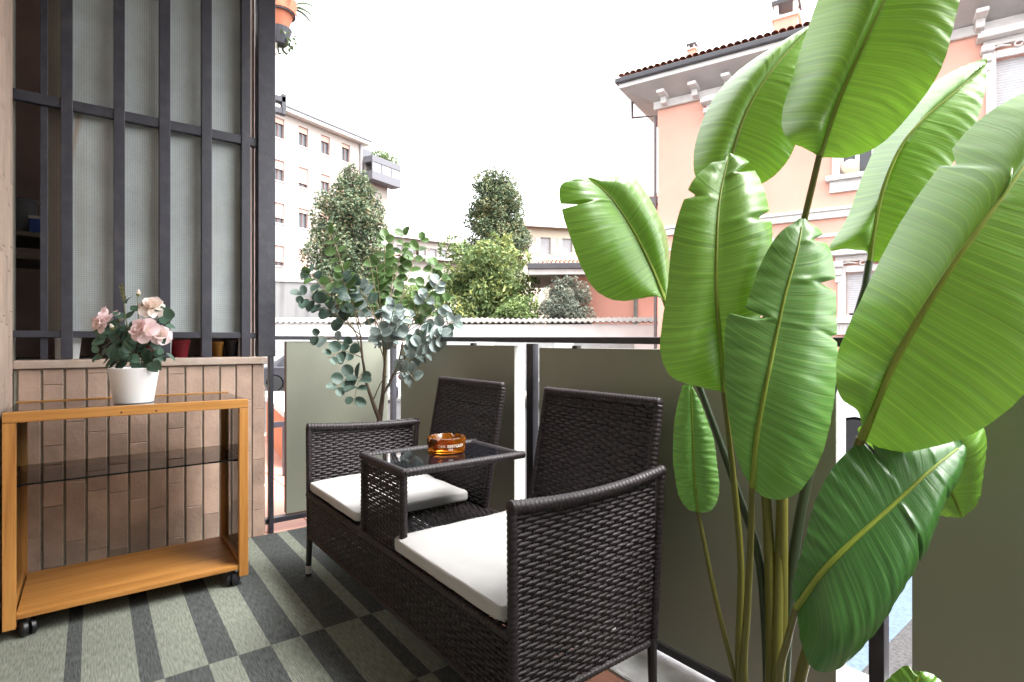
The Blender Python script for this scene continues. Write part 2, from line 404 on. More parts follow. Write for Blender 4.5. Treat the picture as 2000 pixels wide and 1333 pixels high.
# frosted wired glass behind the bars
def wired(name, col, stain, rust=None):
    m = bpy.data.materials.new(name); m.use_nodes = True; n = m.node_tree.nodes; l = m.node_tree.links
    p = n['Principled BSDF']; tc = n.new('ShaderNodeTexCoord')
    mp = n.new('ShaderNodeMapping'); l.new(tc.outputs['Object'], mp.inputs['Vector'])
    sp = n.new('ShaderNodeSeparateXYZ'); l.new(mp.outputs[0], sp.inputs[0])
    gs = []
    for ax in ('X', 'Z'):
        mu = n.new('ShaderNodeMath'); mu.operation = 'MULTIPLY'; mu.inputs[1].default_value = 2 * math.pi / 0.0095; l.new(sp.outputs[ax], mu.inputs[0])
        si = n.new('ShaderNodeMath'); si.operation = 'SINE'; l.new(mu.outputs[0], si.inputs[0])
        gr = n.new('ShaderNodeMapRange'); gr.inputs['From Min'].default_value = 0.6; gr.inputs['From Max'].default_value = 1.0; l.new(si.outputs[0], gr.inputs['Value'])
        gs.append(gr.outputs[0])
    mxm = n.new('ShaderNodeMath'); mxm.operation = 'MAXIMUM'; l.new(gs[0], mxm.inputs[0]); l.new(gs[1], mxm.inputs[1])
    nz = n.new('ShaderNodeTexNoise'); nz.inputs['Scale'].default_value = 2.2; nz.inputs['Detail'].default_value = 9; nz.inputs['Roughness'].default_value = 0.65
    l.new(tc.outputs['Object'], nz.inputs['Vector'])
    cr = n.new('ShaderNodeValToRGB'); l.new(nz.outputs['Fac'], cr.inputs['Fac'])
    cr.color_ramp.elements[0].position = 0.3; cr.color_ramp.elements[1].position = 0.72
    cr.color_ramp.elements[0].color = (*[c * 0.72 for c in col], 1); cr.color_ramp.elements[1].color = (*[min(1, c * 1.18) for c in col], 1)
    mp2 = n.new('ShaderNodeMapping'); mp2.inputs['Scale'].default_value = (9, 9, 0.9); l.new(tc.outputs['Object'], mp2.inputs['Vector'])
    n2 = n.new('ShaderNodeTexNoise'); n2.inputs['Scale'].default_value = 1.0; n2.inputs['Detail'].default_value = 5; l.new(mp2.outputs[0], n2.inputs['Vector'])
    r2 = n.new('ShaderNodeMapRange'); r2.inputs['From Min'].default_value = 0.56; r2.inputs['From Max'].default_value = 0.8; r2.inputs['To Max'].default_value = stain
    l.new(n2.outputs['Fac'], r2.inputs['Value'])
    mx = n.new('ShaderNodeMix'); mx.data_type = 'RGBA'; l.new(r2.outputs[0], mx.inputs['Factor']); l.new(cr.outputs[0], mx.inputs['A'])
    mx.inputs['B'].default_value = (0.36, 0.27, 0.16, 1)
    if rust is not None:
        rx = n.new('ShaderNodeMath'); rx.operation = 'SUBTRACT'; rx.inputs[1].default_value = rust[0]; l.new(sp.outputs['X'], rx.inputs[0])
        wob = n.new('ShaderNodeMath'); wob.operation = 'MULTIPLY_ADD'; wob.inputs[1].default_value = 0.05; l.new(n2.outputs['Fac'], wob.inputs[0]); l.new(rx.outputs[0], wob.inputs[2])
        tl = n.new('ShaderNodeMath'); tl.operation = 'MULTIPLY_ADD'; tl.inputs[1].default_value = -0.12; l.new(sp.outputs['Z'], tl.inputs[0]); l.new(wob.outputs[0], tl.inputs[2])
        ab = n.new('ShaderNodeMath'); ab.operation = 'ABSOLUTE'; l.new(tl.outputs[0], ab.inputs[0])
        r3 = n.new('ShaderNodeMapRange'); r3.inputs['From Min'].default_value = 0.016; r3.inputs['From Max'].default_value = 0.0; l.new(ab.outputs[0], r3.inputs['Value'])
        zr_ = n.new('ShaderNodeMapRange'); zr_.inputs['From Min'].default_value = rust[1]; zr_.inputs['From Max'].default_value = rust[2]; l.new(sp.outputs['Z'], zr_.inputs['Value'])
        zm = n.new('ShaderNodeMath'); zm.operation = 'MULTIPLY'; l.new(zr_.outputs[0], zm.inputs[0]); l.new(r3.outputs[0], zm.inputs[1])
        zn = n.new('ShaderNodeMath'); zn.operation = 'MULTIPLY'; l.new(zm.outputs[0], zn.inputs[0]); l.new(nz.outputs['Fac'], zn.inputs[1])
        m9 = n.new('ShaderNodeMix'); m9.data_type = 'RGBA'; l.new(zn.outputs[0], m9.inputs['Factor']); l.new(mx.outputs['Result'], m9.inputs['A']); m9.inputs['B'].default_value = (0.42, 0.22, 0.07, 1); mx = m9
    m2 = n.new('ShaderNodeMix'); m2.data_type = 'RGBA'; m2.blend_type = 'MULTIPLY'
    f = n.new('ShaderNodeMath'); f.operation = 'MULTIPLY'; f.inputs[1].default_value = 0.42; l.new(mxm.outputs[0], f.inputs[0]); l.new(f.outputs[0], m2.inputs['Factor'])
    l.new(mx.outputs['Result'], m2.inputs['A']); m2.inputs['B'].default_value = (0.3, 0.3, 0.3, 1)
    l.new(m2.outputs['Result'], p.inputs['Base Color']); p.inputs['Roughness'].default_value = 0.33
    b = n.new('ShaderNodeBump'); b.inputs['Strength'].default_value = 0.3; b.inputs['Distance'].default_value = 0.002
    vz = n.new('ShaderNodeTexVoronoi'); vz.inputs['Scale'].default_value = 220; l.new(tc.outputs['Object'], vz.inputs['Vector'])
    l.new(vz.outputs['Distance'], b.inputs['Height']); l.new(b.outputs[0], p.inputs['Normal'])
    tr = n.new('ShaderNodeBsdfTranslucent'); l.new(m2.outputs['Result'], tr.inputs['Color'])
    ms = n.new('ShaderNodeMixShader'); ms.inputs[0].default_value = 0.25; l.new(p.outputs[0], ms.inputs[1]); l.new(tr.outputs[0], ms.inputs[2])
    l.new(ms.outputs[0], n['Material Output'].inputs['Surface']); return m
RX = on_y(150, 300, YG + 0.07); wg = wired('wired_glass', (0.64, 0.70, 0.70), 0.5); wgl = wired('wired_glass_rusty', (0.64, 0.70, 0.70), 0.5, (RX.x - 0.25 - 0.12 * 0.95 + 0.02, 0.62, 1.0)); wgb = wired('wired_glass_brown', (0.30, 0.26, 0.21), 0.3)
t = thing('frosted_screen', 'frosted wired glass screen behind the iron bars', 'screen', (0.25, YG + 0.07, 0.92))
g0, g1 = gx(87), gx(488)
for z0, z1, dy in ((1.03, 2.03, 0.0), (2.034, 3.22, 0.012)):
    mb = MB(); mb.box(gx(121), g1, YG + 0.07 + dy, YG + 0.076 + dy, z0, z1); mb.build('pane', wgl if dy == 0 else wg, t)
    mb = MB(); mb.box(g0, gx(119), YG + 0.074 + dy, YG + 0.08 + dy, z0, z1); mb.build('pane', wgb, t)
wfeet = mat('white_foot', (0.62, 0.64, 0.63), 0.6, 0.06)
for u in (147, 330, 480, 116):
    x = gx(u); mb = MB()
    mb.prism([(x - 0.018, YG + 0.066, 0.924), (x + 0.012, YG + 0.066, 0.924), (x + 0.022, YG + 0.066, 1.028), (x - 0.018, YG + 0.066, 1.028)], (0, 0.02, 0))
    mb.build('support_foot', wfeet, t)

# ------------------------------------------------------------------ neighbour's storage corner behind the grate
mb = MB(); mb.box(-0.62, 0.70, 3.95, 4.05, -0.9, 3.05); mb.box(-0.62, -0.56, 3.232, 3.95, -0.9, 3.23); mb.box(-0.56, 0.70, 3.05, 3.95, 3.23, 3.28)
mb.box(0.66, 0.70, 3.232, 3.95, -0.9, 3.228)
tag(mb.build('storage_niche', M['storewall'], origin=(0, 3.95, 0)), 'dark storage niche walls behind the iron grate', 'wall')
mb = MB(); mb.box(-0.56, 0.66, 3.212, 3.95, 0.80, 0.918); tag(mb.build('storage_floor', M['dark']), 'dark floor of the storage niche', None, kind='structure')
wood_d = mat('grey_board', (0.14, 0.115, 0.09), 0.7, 0.25, 6, stretch=(1, 8, 8))
def inpt(u, v, y): return on_y(u, v, y)
t = thing('storage_rack', 'dark storage rack with two boards behind the left bars', 'rack', (-0.2, 3.5, 0.92))
for v in (458, 502):
    z = inpt(60, v, 3.4).z; mb = MB(); mb.box(-0.53, -0.05, 3.32, 3.75, z - 0.022, z); mb.build('board', wood_d, t, bevel=0.003)
for x, y in ((-0.53, 3.33), (-0.53, 3.71), (-0.08, 3.33), (-0.08, 3.71)):
    mb = MB(); mb.box(x, x + 0.025, y, y + 0.025, 0.92, 2.6); mb.build('upright', M['dark'], t)
zb = inpt(60, 458, 3.4).z
c = inpt(50, 400, 3.47); mb = MB()
mb.lathe([(0.045, 0), (0.062, 0.15), (0.067, 0.155), (0.067, 0.165), (0.058, 0.16), (0.042, 0.01)], (c.x - 0.015, c.y, zb + 0.001), 24, cap1=True)
tag(mb.build('bucket', mat('grey_plastic', (0.16, 0.17, 0.19), 0.4, 0.05), origin=(c.x - 0.015, c.y, zb), smooth=True), 'grey plastic bucket on the storage rack board', 'bucket')
c = inpt(72, 430, 3.4); t = thing('blue_box', 'small blue box with white top edge on the storage rack', 'box', (c.x + 0.02, 3.43, zb))
mb = MB(); mb.box(c.x - 0.028, c.x + 0.10, 3.40, 3.50, zb + 0.001, zb + 0.075); mb.build('body', mat('blue_card', (0.02, 0.09, 0.42), 0.5, 0.05), t, bevel=0.002)
mb = MB(); mb.box(c.x - 0.030, c.x + 0.102, 3.398, 3.502, zb + 0.075, zb + 0.088); mb.build('lid', mat('white_card', (0.7, 0.7, 0.7), 0.5), t)
def store_pot(u, y, r, h, col, nm, lab):
    c = inpt(u, 690, y); mb = MB(); mb.lathe([(r * 0.72, 0), (r * 0.95, h * 0.85), (r, h * 0.86), (r, h), (r * 0.9, h), (r * 0.68, 0.01)], (c.x, y, 0.919), 20)
    tag(mb.build(nm, mat(nm + '_mat', col, 0.5, 0.1), origin=(c.x, y, 0.919), smooth=True), lab, 'pot')
store_pot(352, 3.30, 0.045, 0.09, (0.42, 0.03, 0.05), 'red_pot', 'red plastic pot seen under the frosted glass beside the roses')
store_pot(285, 3.30, 0.04, 0.085, (0.30, 0.02, 0.03), 'dark_red_pot', 'dark red pot half hidden behind the rose plant')
store_pot(425, 3.32, 0.032, 0.08, (0.45, 0.20, 0.03), 'ochre_jar', 'ochre jar under the frosted glass near the right bars')
store_pot(452, 3.31, 0.035, 0.085, (0.02, 0.018, 0.018), 'black_jar', 'black jar next to the ochre jar under the screen')

# ------------------------------------------------------------------ railing with sage panels
t = thing('balcony_railing', 'dark iron balcony railing with sage green panels between posts', 'railing', (XR, YE, 0))
zr0, zr1 = 1.028, 1.004                 # the handrail drops slightly towards the camera
mb = MB(); mb.box(gx(522), XR + 0.03, YE - 0.02, YE + 0.02, 1.010, 1.032); mb.build('top_rail', M['iron_rail'], t, bevel=0.003)
mb = MB(); y0, y1 = YE - 0.02, -1.29; k = (zr0 - zr1) / 1.9
zz = lambda y: max(0.995, zr0 - k * (YE - y))
mb.obox((XR - 0.012, y0, zz(y0) - 0.021), (0.042, 0, 0), (0, y1 - y0, zz(y1) - zz(y0)), (0, 0, 0.023)); mb.build('top_rail', M['iron_rail'], t, bevel=0.003)
mb = MB(); mb.box(gx(515), XR + 0.03, YE - 0.025, YE + 0.02, 0.044, 0.072); mb.build('bottom_rail', M['iron_rail'], t, bevel=0.003)
mb = MB(); mb.box(XR - 0.004, XR + 0.034, -1.29, YE - 0.026, 0.022, 0.044); mb.build('bottom_rail', M['iron_rail'], t, bevel=0.003)
def post(x0, x1, y0, y1, z0=0.0, z1=1.0):
    mb = MB(); mb.box(x0, x1, y0, y1, z0, z1); mb.build('post', M['iron_rail'], t, bevel=0.002)
post(gx(525), gx(534), YE - 0.045, YE - 0.005, 0.0, 1.008)
post(XR + 0.004, XR + 0.034, YE - 0.012, YE + 0.018, 0, 1.008)
post(XR + 0.002, XR + 0.034, 1.750, 1.793, 0, 0.992); post(XR + 0.0, XR + 0.032, 0.49, 0.522, 0, 0.978); post(XR, XR + 0.032, -0.82, -0.788, 0, 0.978)
def panel_x(y0, y1, z1):                 # panel in the long run, cream edges
    mb = MB(); mb.box(XR + 0.001, XR + 0.058, y0, y1, 0.052, z1)
    ob = mb.build('panel', [M['panel'], M['panel_edge']], t, bevel=0.002)
    for f in ob.data.polygons: f.material_index = 1 if abs(f.normal.y) > 0.9 else 0
panel_x(1.872, 2.965, 0.984); panel_x(0.592, 1.708, 0.976); panel_x(-0.70, 0.437, 0.965); panel_x(-1.28, -0.9, 0.965)
x0, x1 = on_y(558, 800, YE).x, on_y(756, 800, YE).x
mb = MB(); mb.box(x0, x1, YE - 0.012, YE + 0.03, 0.078, 1.002); ob = mb.build('panel', [M['panel'], mat('brown_edge', (0.16, 0.10, 0.07), 0.6)], t, bevel=0.002)
for f in ob.data.polygons: f.material_index = 1 if f.normal.x < -0.9 else 0
for y in (2.55, 2.2, 1.5, 0.9):
    mb = MB(); mb.box(XR - 0.002, XR + 0.02, y - 0.012, y + 0.012, zz(y) - 0.034, zz(y) - 0.022); mb.build('clip', M['iron_rail'], t)

# ------------------------------------------------------------------ striped flat-woven rug
def rug_mat(name, c1, c2):
    m = bpy.data.materials.new(name); m.use_nodes = True; n = m.node_tree.nodes; l = m.node_tree.links; p = n['Principled BSDF']
    tc = n.new('ShaderNodeTexCoord')
    mp = n.new('ShaderNodeMapping'); mp.inputs['Scale'].default_value = (260, 26, 1); l.new(tc.outputs['Object'], mp.inputs['Vector'])
    nz = n.new('ShaderNodeTexNoise'); nz.inputs['Scale'].default_value = 1; nz.inputs['Detail'].default_value = 4; l.new(mp.outputs[0], nz.inputs['Vector'])
    n3 = n.new('ShaderNodeTexNoise'); n3.inputs['Scale'].default_value = 2.5; n3.inputs['Detail'].default_value = 6; l.new(tc.outputs['Object'], n3.inputs['Vector'])
    cr = n.new('ShaderNodeValToRGB'); cr.color_ramp.elements[0].position = 0.3; cr.color_ramp.elements[1].position = 0.7
    cr.color_ramp.elements[0].color = (*c1, 1); cr.color_ramp.elements[1].color = (*c2, 1); l.new(nz.outputs['Fac'], cr.inputs['Fac'])
    h = n.new('ShaderNodeHueSaturation'); mr = n.new('ShaderNodeMapRange'); mr.inputs['To Min'].default_value = 0.75; mr.inputs['To Max'].default_value = 1.25
    l.new(n3.outputs['Fac'], mr.inputs['Value']); l.new(mr.outputs[0], h.inputs['Value']); l.new(cr.outputs[0], h.inputs['Color'])
    l.new(h.outputs[0], p.inputs['Base Color']); p.inputs['Roughness'].default_value = 0.95; p.inputs['Specular IOR Level'].default_value = 0.15
    mp3 = n.new('ShaderNodeMapping'); mp3.inputs['Scale'].default_value = (1, 1, 1); mp3.inputs['Rotation'].default_value = (0, 0, R(32)); l.new(tc.outputs['Object'], mp3.inputs['Vector'])
    w = n.new('ShaderNodeTexWave'); w.inputs['Scale'].default_value = 62; w.inputs['Distortion'].default_value = 0.6; l.new(mp3.outputs[0], w.inputs['Vector'])
    b = n.new('ShaderNodeBump'); b.inputs['Strength'].default_value = 0.5; b.inputs['Distance'].default_value = 0.003; l.new(w.outputs['Fac'], b.inputs['Height']); l.new(b.outputs[0], p.inputs['Normal'])
    wm = n.new('ShaderNodeMapRange'); wm.inputs['To Min'].default_value = 0.68; wm.inputs['To Max'].default_value = 1.22; l.new(w.outputs['Fac'], wm.inputs['Value'])
    m2 = n.new('ShaderNodeMath'); m2.operation = 'MULTIPLY'; l.new(wm.outputs[0], m2.inputs[0]); l.new(mr.outputs[0], m2.inputs[1]); l.new(m2.outputs[0], h.inputs['Value'])
    return m
rl = rug_mat('rug_sage', (0.140, 0.160, 0.128), (0.29, 0.31, 0.262)); rd = rug_mat('rug_charcoal', (0.042, 0.048, 0.047), (0.115, 0.124, 0.121))
bx = [-0.25, -0.069, -0.029, 0.11, 0.168, 0.284, 0.367, 0.4645, 0.5605, 0.638, 0.761, 0.811, 0.955, 0.985, 1.10]
by = [-0.5, 0.12, 0.57, 1.02, 1.47, 1.92, 2.83, 3.035]
rot = 0.0
mb = MB(); verts = {}
nx, ny = len(bx), len(by)
def fine(a):                                 # subdivide long spans so the cloth can ripple
    out = [a[0]]
    for p, q in zip(a, a[1:]):
        k = max(1, int((q - p) / 0.05)); out += [p + (q - p) * (i + 1) / k for i in range(k)]
    return out
fx, fy = fine(bx), fine(by)
vs = []; fs = []; mi = []
for y in fy:
    for x in fx:
        z = 0.007 + 0.0022 * mnoise.noise((x * 3, y * 2.2, 0))
        vs.append((x, y, z))
W = len(fx)
for j in range(len(fy) - 1):
    for i in range(W - 1):
        xc, yc = (fx[i] + fx[i + 1]) / 2, (fy[j] + fy[j + 1]) / 2
        bi = sum(1 for b in bx[1:] if xc > b); bj = sum(1 for b in by[1:] if yc > b)
        dark = (bi % 2) ^ (1 if by[bj] < 1.9 and (bj % 2 == 0) else 0)
        if bj == 6: dark = (bi % 2)
        fs.append((j * W + i, j * W + i + 1, (j + 1) * W + i + 1, (j + 1) * W + i)); mi.append(int(dark))
# hem
b0 = len(vs); ring = [i for i in range(W)] + [j * W + W - 1 for j in range(1, len(fy))] + [(len(fy) - 1) * W + i for i in range(W - 2, -1, -1)] + [j * W for j in range(len(fy) - 2, 0, -1)]
for i in ring: vs.append((vs[i][0], vs[i][1], 0.0008))
for k in range(len(ring)):
    k2 = (k + 1) % len(ring); fs.append((ring[k2], ring[k], b0 + k, b0 + k2)); mi.append(1)
me = bpy.data.meshes.new('rug'); me.from_pydata(vs, [], fs); me.materials.append(rl); me.materials.append(rd); me.polygons.foreach_set('material_index', mi); me.update()
rug = tag(link('striped_rug', me), 'flat-woven sage and charcoal striped rug on the balcony floor', 'rug')
# ------------------------------------------------------------------ wooden trolley with smoked glass
def wood_mat(name, axis, c1=(0.31, 0.125, 0.025), c2=(0.52, 0.25, 0.065)):
    m = bpy.data.materials.new(name); m.use_nodes = True; n = m.node_tree.nodes; l = m.node_tree.links; p = n['Principled BSDF']
    tc = n.new('ShaderNodeTexCoord'); mp = n.new('ShaderNodeMapping'); s = [30, 30, 30]; s[axis] = 1.6
    mp.inputs['Scale'].default_value = s; l.new(tc.outputs['Object'], mp.inputs['Vector'])
    nz = n.new('ShaderNodeTexNoise'); nz.inputs['Scale'].default_value = 1; nz.inputs['Detail'].default_value = 8; nz.inputs['Roughness'].default_value = 0.6; nz.inputs['Distortion'].default_value = 0.6
    l.new(mp.outputs[0], nz.inputs['Vector'])
    mp2 = n.new('ShaderNodeMapping'); s2 = [160, 160, 160]; s2[axis] = 5; mp2.inputs['Scale'].default_value = s2; l.new(tc.outputs['Object'], mp2.inputs['Vector'])
    n2 = n.new('ShaderNodeTexNoise'); n2.inputs['Scale'].default_value = 1; l.new(mp2.outputs[0], n2.inputs['Vector'])
    ad = n.new('ShaderNodeMath'); ad.operation = 'MULTIPLY_ADD'; ad.inputs[1].default_value = 0.45; l.new(n2.outputs['Fac'], ad.inputs[0]); l.new(nz.outputs['Fac'], ad.inputs[2])
    cr = n.new('ShaderNodeValToRGB'); cr.color_ramp.elements[0].position = 0.5; cr.color_ramp.elements[1].position = 0.92
    cr.color_ramp.elements[0].color = (*c1, 1); cr.color_ramp.elements[1].color = (*c2, 1); l.new(ad.outputs[0], cr.inputs['Fac'])
    l.new(cr.outputs[0], p.inputs['Base Color']); p.inputs['Roughness'].default_value = 0.38
    b = n.new('ShaderNodeBump'); b.inputs['Strength'].default_value = 0.12; b.inputs['Distance'].default_value = 0.003; l.new(n2.outputs['Fac'], b.inputs['Height']); l.new(b.outputs[0], p.inputs['Normal'])
    return m
wx, wy, wz = wood_mat('oak_x', 0), wood_mat('oak_y', 1), wood_mat('oak_z', 2)
smoke = glass_mat('smoked_glass', (0.60, 0.555, 0.50)); smoke_edge = mat('glass_edge', (0.004, 0.005, 0.004), 0.6, 0.1, spec=0.1)
rubber = mat('black_caster', (0.012, 0.012, 0.015), 0.4, 0.1)
CX0, CX1, CY0, CY1, CZ0, CZ1 = -0.238, 0.507, 2.455, 2.885, 0.046, 0.766
t = thing('display_trolley', 'oak trolley with smoked glass sides and shelf on black casters', 'trolley', (0.135, 2.67, 0))
S, D = 0.034, 0.028
for x0 in (CX0, CX1 - S):
    mb = MB(); mb.box(x0, x0 + S, CY0, CY0 + D, CZ0, CZ1 - 0.036); mb.build('front_stile', wz, t, bevel=0.002)
    mb = MB(); mb.box(x0, x0 + S, CY1 - D, CY1, CZ0, CZ1 - 0.0122); mb.build('rear_stile', wz, t, bevel=0.002)
    mb = MB(); mb.box(x0 + 0.004, x0 + S - 0.006, CY0 + D, CY1 - D, CZ0 + 0.022, CZ0 + 0.062); mb.build('side_rail', wy, t, bevel=0.002)
    xm = x0 + 0.014 if x0 < 0 else x0 + S - 0.018
    mb = MB(); mb.box(xm, xm + 0.004, CY0 + D - 0.002, CY1 - D + 0.002, CZ0 + 0.058, CZ1 - 0.014); mb.build('side_pane', smoke, t)
mb = MB(); mb.box(CX0, CX1, CY0 - 0.001, CY0 + D, CZ1 - 0.035, CZ1); mb.build('top_rail', wx, t, bevel=0.002)
mb = MB(); mb.box(CX0, CX1, CY1 - 0.012, CY1, CZ1 - 0.012, CZ1 + 0.001); mb.build('rear_rail', wx, t, bevel=0.001)
mb = MB(); mb.box(CX0 + S, CX1 - S, CY0 + 0.006, CY1 - 0.003, CZ0 + 0.028, CZ0 + 0.046); mb.build('base_board', wx, t, bevel=0.002)
mb = MB(); mb.box(CX0 + 0.002, CX1 - 0.002, CY0 + D + 0.0005, CY1 - 0.0125, CZ1 - 0.010, CZ1 - 0.003); mb.build('top_pane', smoke, t)
zs = 0.514
sh = (lambda: (lambda mb: (mb.box(CX0 + 0.022, CX1 - 0.022, 2.490, 2.868, zs, zs + 0.005), mb.build('glass_shelf', glass_mat('shelf_glass', (0.40, 0.36, 0.31)), t))[1])(MB()))()
mb = MB(); mb.box(CX0 + 0.022, CX1 - 0.022, 2.4865, 2.4898, zs - 0.0004, zs + 0.0054); mb.build('shelf_edge', smoke_edge, sh)
for x in (CX0 + 0.032, CX1 - 0.032):
    for y in (2.53, 2.84):
        mb = MB(); mb.lathe([(0.006, -0.010), (0.006, 0.010)], (x, y, zs - 0.0065), 10, 'X'); mb.build('shelf_pin', rubber, t, smooth=True)
for u, v in ((237, 806), (305, 803)):
    c = on_y(u, v, CY0 - 0.001); mb = MB(); mb.lathe([(0.0035, -0.0006), (0.0035, 0.004)], (c.x, CY0 - 0.001, c.z), 10, 'Y'); mb.build('screw_hole', mat('hole', (0.05, 0.02, 0.01), 0.8), t)
for x, y, an in ((CX0 + 0.062, CY0 + 0.03, 20), (CX1 - 0.052, CY0 + 0.03, -28), (CX0 + 0.06, CY1 - 0.05, 10), (CX1 - 0.05, CY1 - 0.05, 40)):
    cs = MB(); ca, sa = math.cos(R(an)), math.sin(R(an)); ax = Vector((ca, sa, 0))
    cs.tube([(x, y, 0.040), (x, y, CZ0 + 0.029)], 0.008, 10)
    fr = cs.build('caster', rubber, t, smooth=True)
    for sgn in (-1, 1):
        wmb = MB(); pts = [Vector((x, y, 0.0335)) + ax * sgn * q for q in (0.002, 0.005, 0.016, 0.0225, 0.0245)]
        wmb.tube(pts, [0.020, 0.0265, 0.0265, 0.020, 0.010], 20); wmb.build('wheel', rubber, fr, smooth=True)

# ------------------------------------------------------------------ white pot and rose plant on the trolley
PX, PY, PZ = 0.128, 2.615, CZ1 - 0.003
gl_white = mat('white_ceramic', (0.80, 0.80, 0.80), 0.35, 0.02, 4)
pc = Vector((PX, PY, PZ))
t = thing('flower_pot', 'white ceramic pot on top of the oak trolley', 'pot', pc)
mb = MB(); mb.lathe([(0.062, 0.0), (0.0655, 0.003), (0.084, 0.128), (0.085, 0.134), (0.083, 0.137), (0.080, 0.135), (0.072, 0.10)], pc, 48, cap1=False); mb.build('shell', gl_white, t, smooth=True)
mb = MB(); mb.lathe([(0.0, 0.105), (0.0735, 0.105)], pc, 32, cap0=False, cap1=False); mb.build('soil', mat('soil', (0.03, 0.022, 0.016), 0.95, 0.4, 40, 0.6, 90), t)

def rose_leaf_mesh(name, L, Wd, m, cup=0.12, n=6, fold=0.15):
    mb = MB(); vs = []; fs = []
    for i in range(n + 1):
        s = i / n; w = Wd * (math.sin(math.pi * min(1, s ** 0.75)) ** 0.8 if 0 < s < 1 else 0.02)
        for q in (-1, -0.5, 0, 0.5, 1):
            vs.append((q * w, s * L, abs(q) * w * fold - cup * L * (s - 0.35) ** 2))
    for i in range(n):
        for k in range(4): a = i * 5 + k; fs.append((a, a + 1, a + 6, a + 5))
    mb.add(vs, fs); return mb.mesh(name, m, smooth=True, fix=False)
rl1 = leaf_mat('rose_leaf', (0.06, 0.13, 0.085), (0.13, 0.23, 0.165), 0.2, 0.5, rand=0.35)
rlm = rose_leaf_mesh('rose_leaf', 0.052, 0.019, rl1)
plant = thing('rose_plant', 'artificial pink rose plant growing in the white pot', 'plant', pc + UP * 0.105)
stemm = mat('rose_stem', (0.07, 0.055, 0.03), 0.6, 0.3, 40); stemg = mat('rose_stem_green', (0.20, 0.22, 0.08), 0.5, 0.2, 40)
root = pc + UP * 0.10
mb = MB(); mb.tube([root, root + Vector((0.003, 0, 0.07))], [0.011, 0.009], 8); mb.build('trunk', mat('rose_trunk', (0.05, 0.025, 0.025), 0.8, 0.3, 60), plant, smooth=True)
def orient(direction, normal):
    y = Vector(direction).normalized(); z = (Vector(normal) - y * Vector(normal).dot(y)).normalized(); x = y.cross(z)
    return Matrix((x, y, z)).transposed().to_euler()
def rp(u, v, dt=0.0): return pt(u, v, 2.18 + dt)
heads = [(205, 632, -0.02), (283, 648, -0.05), (312, 655, -0.03), (296, 603, 0.0), (268, 580, 0.01), (222, 650, -0.06), (240, 560, 0.0), (195, 655, -0.03),
         (190, 690, -0.04), (335, 625, 0.0), (325, 690, -0.05), (215, 700, -0.06), (300, 705, -0.07), (250, 640, 0.04), (228, 625, 0.03), (255, 690, -0.09)]
fork = root + Vector((0.003, 0, 0.065))
for i, (u, v, dt) in enumerate(heads):
    e = rp(u, v, dt); mid = fork.lerp(e, 0.5) + Vector((0, 0, -0.01 if v > 660 else 0.012)) + Vector((random.uniform(-.01, .01), random.uniform(-.01, .01), 0))
    P = catmull([fork, mid, e], 7); mb = MB(); mb.tube([Vector(p) for p in P], [0.0028 - 0.0002 * k for k in range(7)], 6)
    st = mb.build('stem', stemg if v < 610 else stemm, plant, smooth=True)
    for k in range(2, 7):
        for sgn in (-1, 1):
            if v < 600 and k > 5: continue
            if random.random() < 0.12: continue
            p = Vector(P[k]); d = Vector(P[min(6, k + 1)]) - Vector(P[k - 1])
            side = d.cross(FWD).normalized() * sgn + d.normalized() * 0.5 + Vector((random.uniform(-.5, .5), random.uniform(-.5, .5), random.uniform(-.3, .4)))
            nrm = -FWD * random.uniform(0.3, 1.0) + UP * random.uniform(0.2, 1.0) + Vector((random.uniform(-.4, .4), 0, 0))
            o = link('leaf', rlm, plant, p, orient(side, nrm)); s = random.uniform(0.6, 1.15); o.scale = (s, s, s)
petal = None
def petal_mat(name, c_in, c_out):
    m = bpy.data.materials.new(name); m.use_nodes = True; n = m.node_tree.nodes; l = m.node_tree.links; p = n['Principled BSDF']
    tc = n.new('ShaderNodeTexCoord'); ln = n.new('ShaderNodeVectorMath'); ln.operation = 'LENGTH'; l.new(tc.outputs['Object'], ln.inputs[0])
    mr = n.new('ShaderNodeMapRange'); mr.inputs['From Min'].default_value = 0.008; mr.inputs['From Max'].default_value = 0.042; l.new(ln.outputs['Value'], mr.inputs['Value'])
    nz = n.new('ShaderNodeTexNoise'); nz.inputs['Scale'].default_value = 60; l.new(tc.outputs['Object'], nz.inputs['Vector'])
    ad = n.new('ShaderNodeMath'); ad.operation = 'MULTIPLY_ADD'; ad.inputs[1].default_value = 0.5; l.new(nz.outputs['Fac'], ad.inputs[0]); l.new(mr.outputs[0], ad.inputs[2])
    cr = n.new('ShaderNodeValToRGB'); cr.color_ramp.elements[0].position = 0.25; cr.color_ramp.elements[1].position = 1.15 if False else 1.0
    cr.color_ramp.elements[0].color = (*c_in, 1); cr.color_ramp.elements[1].color = (*c_out, 1); l.new(ad.outputs[0], cr.inputs['Fac'])
    l.new(cr.outputs[0], p.inputs['Base Color']); p.inputs['Roughness'].default_value = 0.6
    tr = n.new('ShaderNodeBsdfTranslucent'); l.new(cr.outputs[0], tr.inputs['Color']); ms = n.new('ShaderNodeMixShader'); ms.inputs[0].default_value = 0.3
    l.new(p.outputs[0], ms.inputs[1]); l.new(tr.outputs[0], ms.inputs[2]); l.new(ms.outputs[0], n['Material Output'].inputs['Surface']); return m
pm1 = petal_mat('rose_petal', (0.95, 0.90, 0.80), (0.93, 0.76, 0.78)); pm2 = petal_mat('cream_petal', (0.92, 0.82, 0.70), (0.92, 0.82, 0.77))
